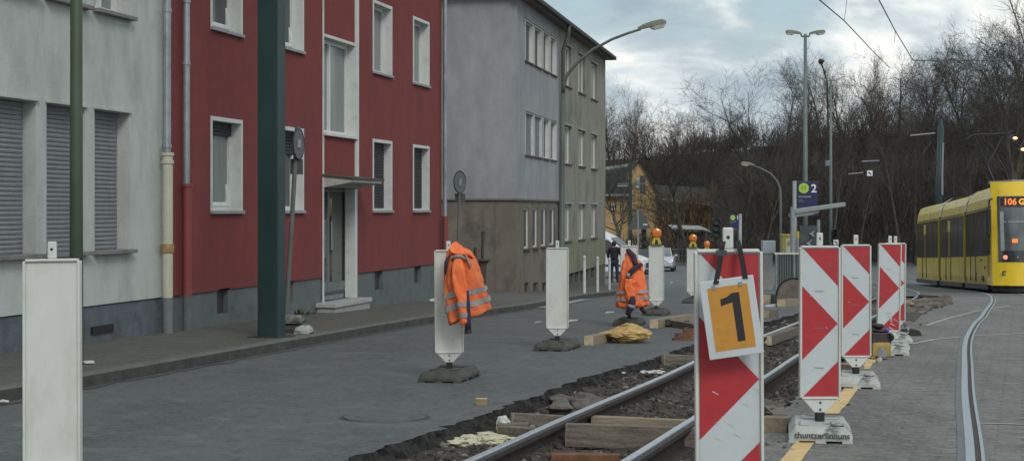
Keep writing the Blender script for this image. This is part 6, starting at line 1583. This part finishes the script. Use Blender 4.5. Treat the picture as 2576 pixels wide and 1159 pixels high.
# ------------------------------------------------------------------ bare trees
bark = mat('dark_bark', (.060,.055,.047), .95, .25, 3); bark_g = mat('mossy_bark', (.095,.095,.066), .95, .25, 3)
twig = mat('brown_twigs', (.047,.043,.038), .95, .25, 2); twig_w = mat('warm_twigs', (.064,.055,.046), .95, .25, 2)
def make_tree_meshes(seed, H_, spread=.5, dens=1.0, fork=.35, up=.35, thin=1.0):
    rnd = random.Random(seed); tb_ = MB(); cr = MB()
    def rib(mb, p, q, r0, r1):
        d = q-p; s_ = d.cross(Vector((rnd.uniform(-1,1), rnd.uniform(-1,1), rnd.uniform(-.3,.3))))
        if s_.length < 1e-5: return
        s_.normalize(); o = len(mb.v); mb.v += [tuple(p-s_*r0), tuple(p+s_*r0), tuple(q+s_*r1), tuple(q-s_*r1)]; mb.f.append((o,o+1,o+2,o+3)); mb.mi.append(0)
    def limb(p, d, L, r, lv):
        n_ = (5, 5, 4, 3, 2)[lv]; pts = [p]; dd = d.copy()
        for i in range(n_):
            dd = (dd+Vector((rnd.gauss(0,.14), rnd.gauss(0,.14), rnd.gauss(0,.10)+up*.16))).normalized(); pts.append(pts[-1]+dd*L/n_)
        rads = [r*(1-.75*i/n_) for i in range(n_+1)]
        if lv == 0: tb_.tube(pts, rads, 8)
        elif lv == 1: cr.tube(pts, rads, 5, cap=False)
        elif lv == 2: cr.tube(pts, rads, 3, cap=False)
        else:
            for i in range(n_): rib(cr, pts[i], pts[i+1], rads[i], rads[i+1])
        if lv >= 4: return
        nc = (int(11*dens), int(7*dens), int(7*dens), 5)[lv]
        for k in range(nc):
            t_ = (fork if lv == 0 else .18)+(1-(fork if lv == 0 else .18))*((k+rnd.random())/nc)
            i = min(n_-1, int(t_*n_)); f_ = t_*n_-i; b = pts[i].lerp(pts[i+1], min(1, f_)); ax = (pts[i+1]-pts[i]).normalized()
            a_ = rnd.uniform(0, 6.283); s_ = ax.orthogonal().normalized(); s_.rotate(Matrix.Rotation(a_, 3, ax))
            an = rnd.uniform(.45,.95)*(1 if lv else spread*2)
            nd_ = (ax*math.cos(an)+s_*math.sin(an)).normalized()
            limb(b, nd_, L*rnd.uniform(.38,.62)*(1-.35*t_ if lv == 0 else 1), max(.011*thin, r*(1-.7*t_)*rnd.uniform(.4,.6)), lv+1)
    limb(Vector((0,0,-.3)), Vector((rnd.gauss(0,.04), rnd.gauss(0,.04), 1)).normalized(), H_*.86, H_*.017, 0)
    return tb_, cr
def tree_proto(name, label, seed, H_, m1, m2, group, **k):
    t = thing(name, label, 'tree', (0,0,0), group=group)
    a, b = make_tree_meshes(seed, H_, **k)
    a.build('trunk', m1, t, fix=False); b.build('crown', m2, t, fix=False)
    t['H'] = H_; return t
GRP = 'bare trees of the wood behind the stop'; LBW = 'bare brown tree among many alike in the wood behind the tram stop'
protos = [tree_proto('bare_tree', LBW, 1, 14, bark, twig, GRP, spread=.42), tree_proto('bare_tree', LBW, 2, 14, bark_g, twig, GRP, spread=.5, fork=.28), tree_proto('bare_tree', LBW, 3, 14, bark, twig_w, GRP, spread=.36, fork=.45, up=.5),
          tree_proto('bare_tree', LBW, 4, 14, bark, twig, GRP, spread=.55, fork=.22, dens=1.1), tree_proto('bare_tree', LBW, 5, 14, bark_g, twig_w, GRP, spread=.30, fork=.35, up=.6)]
used = set()
rnd = random.Random(77)
TOPS = [(1480,250),(1540,235),(1600,248),(1700,262),(1800,258),(1870,252),(1915,205),(1960,168),(2020,150),(2060,146),(2110,160),(2160,150),(2200,142),(2250,138),(2300,150),(2350,158),(2400,140),(2440,112),(2480,78),(2530,80),(2576,62),(2640,60),(2760,70)]
def put_tree(x, Y, ytop, k=None, label=LBW, grp_=GRP, wid=1.0):
    k = rnd.randrange(len(protos)) if k is None else k
    X_ = sx(x, Y); z0 = hh_(X_, Y) if Y > 124 else g(Y); H_ = sz(ytop, Y)-z0
    s_ = H_/14*(.84 if x < 1880 else .93)
    if k not in used and label == LBW: used.add(k); t = protos[k]
    else: t = dup(protos[k], (0,0,0), 0, label, grp_)
    t.location = (X_, Y, z0); t.rotation_euler = (0,0,rnd.uniform(0,6.28)); t.scale = (s_*wid, s_*wid, s_)
    if label != LBW and 'group' in t.keys(): del t['group']
    return t
# skyline row
x = 1490
while x < 2720:
    Y = rnd.uniform(172, 186) if x < 1880 else rnd.uniform(140, 160)
    put_tree(x, Y, smooth_interp(TOPS, x)+rnd.uniform(-6, 16), wid=rnd.uniform(.85,1.15)); x += rnd.uniform(34, 52)
x = 1500
while x < 2700:                        # second row, a little lower
    Y = rnd.uniform(160, 171) if x < 1880 else rnd.uniform(130, 140)
    put_tree(x, Y, smooth_interp(TOPS, x)+rnd.uniform(70, 150)); x += rnd.uniform(44, 70)
x = 1860
while x < 2700:                        # front row before the slope
    put_tree(x, rnd.uniform(112, 125), smooth_interp(TOPS, x)+rnd.uniform(110, 200), wid=.5); x += rnd.uniform(60, 95)
# trees that stand out
put_tree(2506, 104, 66, 4, 'tallest bare tree at the right with upswept twiggy top above the tram', wid=.9)
put_tree(2590, 100, 58, 0, 'tall bare tree cut by the right picture edge', wid=1.1)
put_tree(2268, 108, 142, 2, 'bare tree with pale trunk between the slim mast and the teal mast', wid=.4)
put_tree(1725, 126, 300, 3, 'dark spreading bare tree in front of the yellow house', wid=1.35)
put_tree(1548, 120, 215, 4, 'slender sparse young tree at the corner of the green house', wid=.5)
put_tree(1560, 128, 372, 1, 'low gnarled bare tree before the left wing of the yellow house', wid=1.6)
for k in range(len(protos)):
    if k not in used: protos[k].location = (40+k*5, 160, hh_(40+k*5, 160))
# undergrowth: mass of twigs over the slope
def brush(n_, seed, m, label, x0, x1, Yr, ylim, lmin=.8, lmax=2.6, nm='undergrowth'):
    rnd = random.Random(seed); mb = MB()
    for i in range(n_):
        x_ = rnd.uniform(x0, x1); Y = rnd.uniform(*Yr(x_)); X_ = sx(x_, Y); z0 = hh_(X_, Y) if Y > 124 else g(Y)
        ztop = sz(ylim(x_)+40*noise.noise(Vector((x_*.012, seed, 0)))+22*noise.noise(Vector((x_*.05, seed, 5))), Y)
        if ztop < z0+.5: ztop = z0+1.2
        z = z0+(ztop-z0)*rnd.random()**.8
        L = rnd.uniform(lmin, lmax); a = rnd.uniform(0, 6.28); el_ = rnd.uniform(.3, 1.5)
        p = Vector((X_, Y, z)); q_ = p+Vector((math.cos(a)*math.cos(el_), math.sin(a)*math.cos(el_), math.sin(el_)))*L
        s_ = Vector((math.sin(a+1.1), math.cos(a+1.1), .2)).normalized()*rnd.uniform(.012,.035)
        o = len(mb.v); mb.v += [tuple(p-s_), tuple(p+s_), tuple(q_+s_*.4), tuple(q_-s_*.4)]; mb.f.append((o,o+1,o+2,o+3)); mb.mi.append(0)
    o = mb.build(nm, m, None, fix=False); o['kind'] = 'stuff'; o['label'] = label
yl = lambda x_: smooth_interp(TOPS, x_)+(110 if x_ < 1900 else 215)
brush(24000, 1, twig, 'dense dark twigs and saplings filling the wood', 1490, 2720, lambda x_: (168,190) if x_ < 1880 else (134,165), yl)
brush(16000, 2, twig_w, 'warm brown brushwood along the foot of the wood', 1870, 2720, lambda x_: (122,134), lambda x_: 420, .6, 2.0)
brush(3300, 3, mat('brown_hedge_twigs', (.085,.062,.040), .95, .25, 2), 'brown leafless shrubs before the yellow house', 1650, 1800, lambda x_: (131,136), lambda x_: 500, .5, 1.6)
brush(5200, 4, twig, 'dark hedge along the road at the tram stop', 1560, 2330, lambda x_: (116,121), lambda x_: 606, .3, .9, 'hedge')
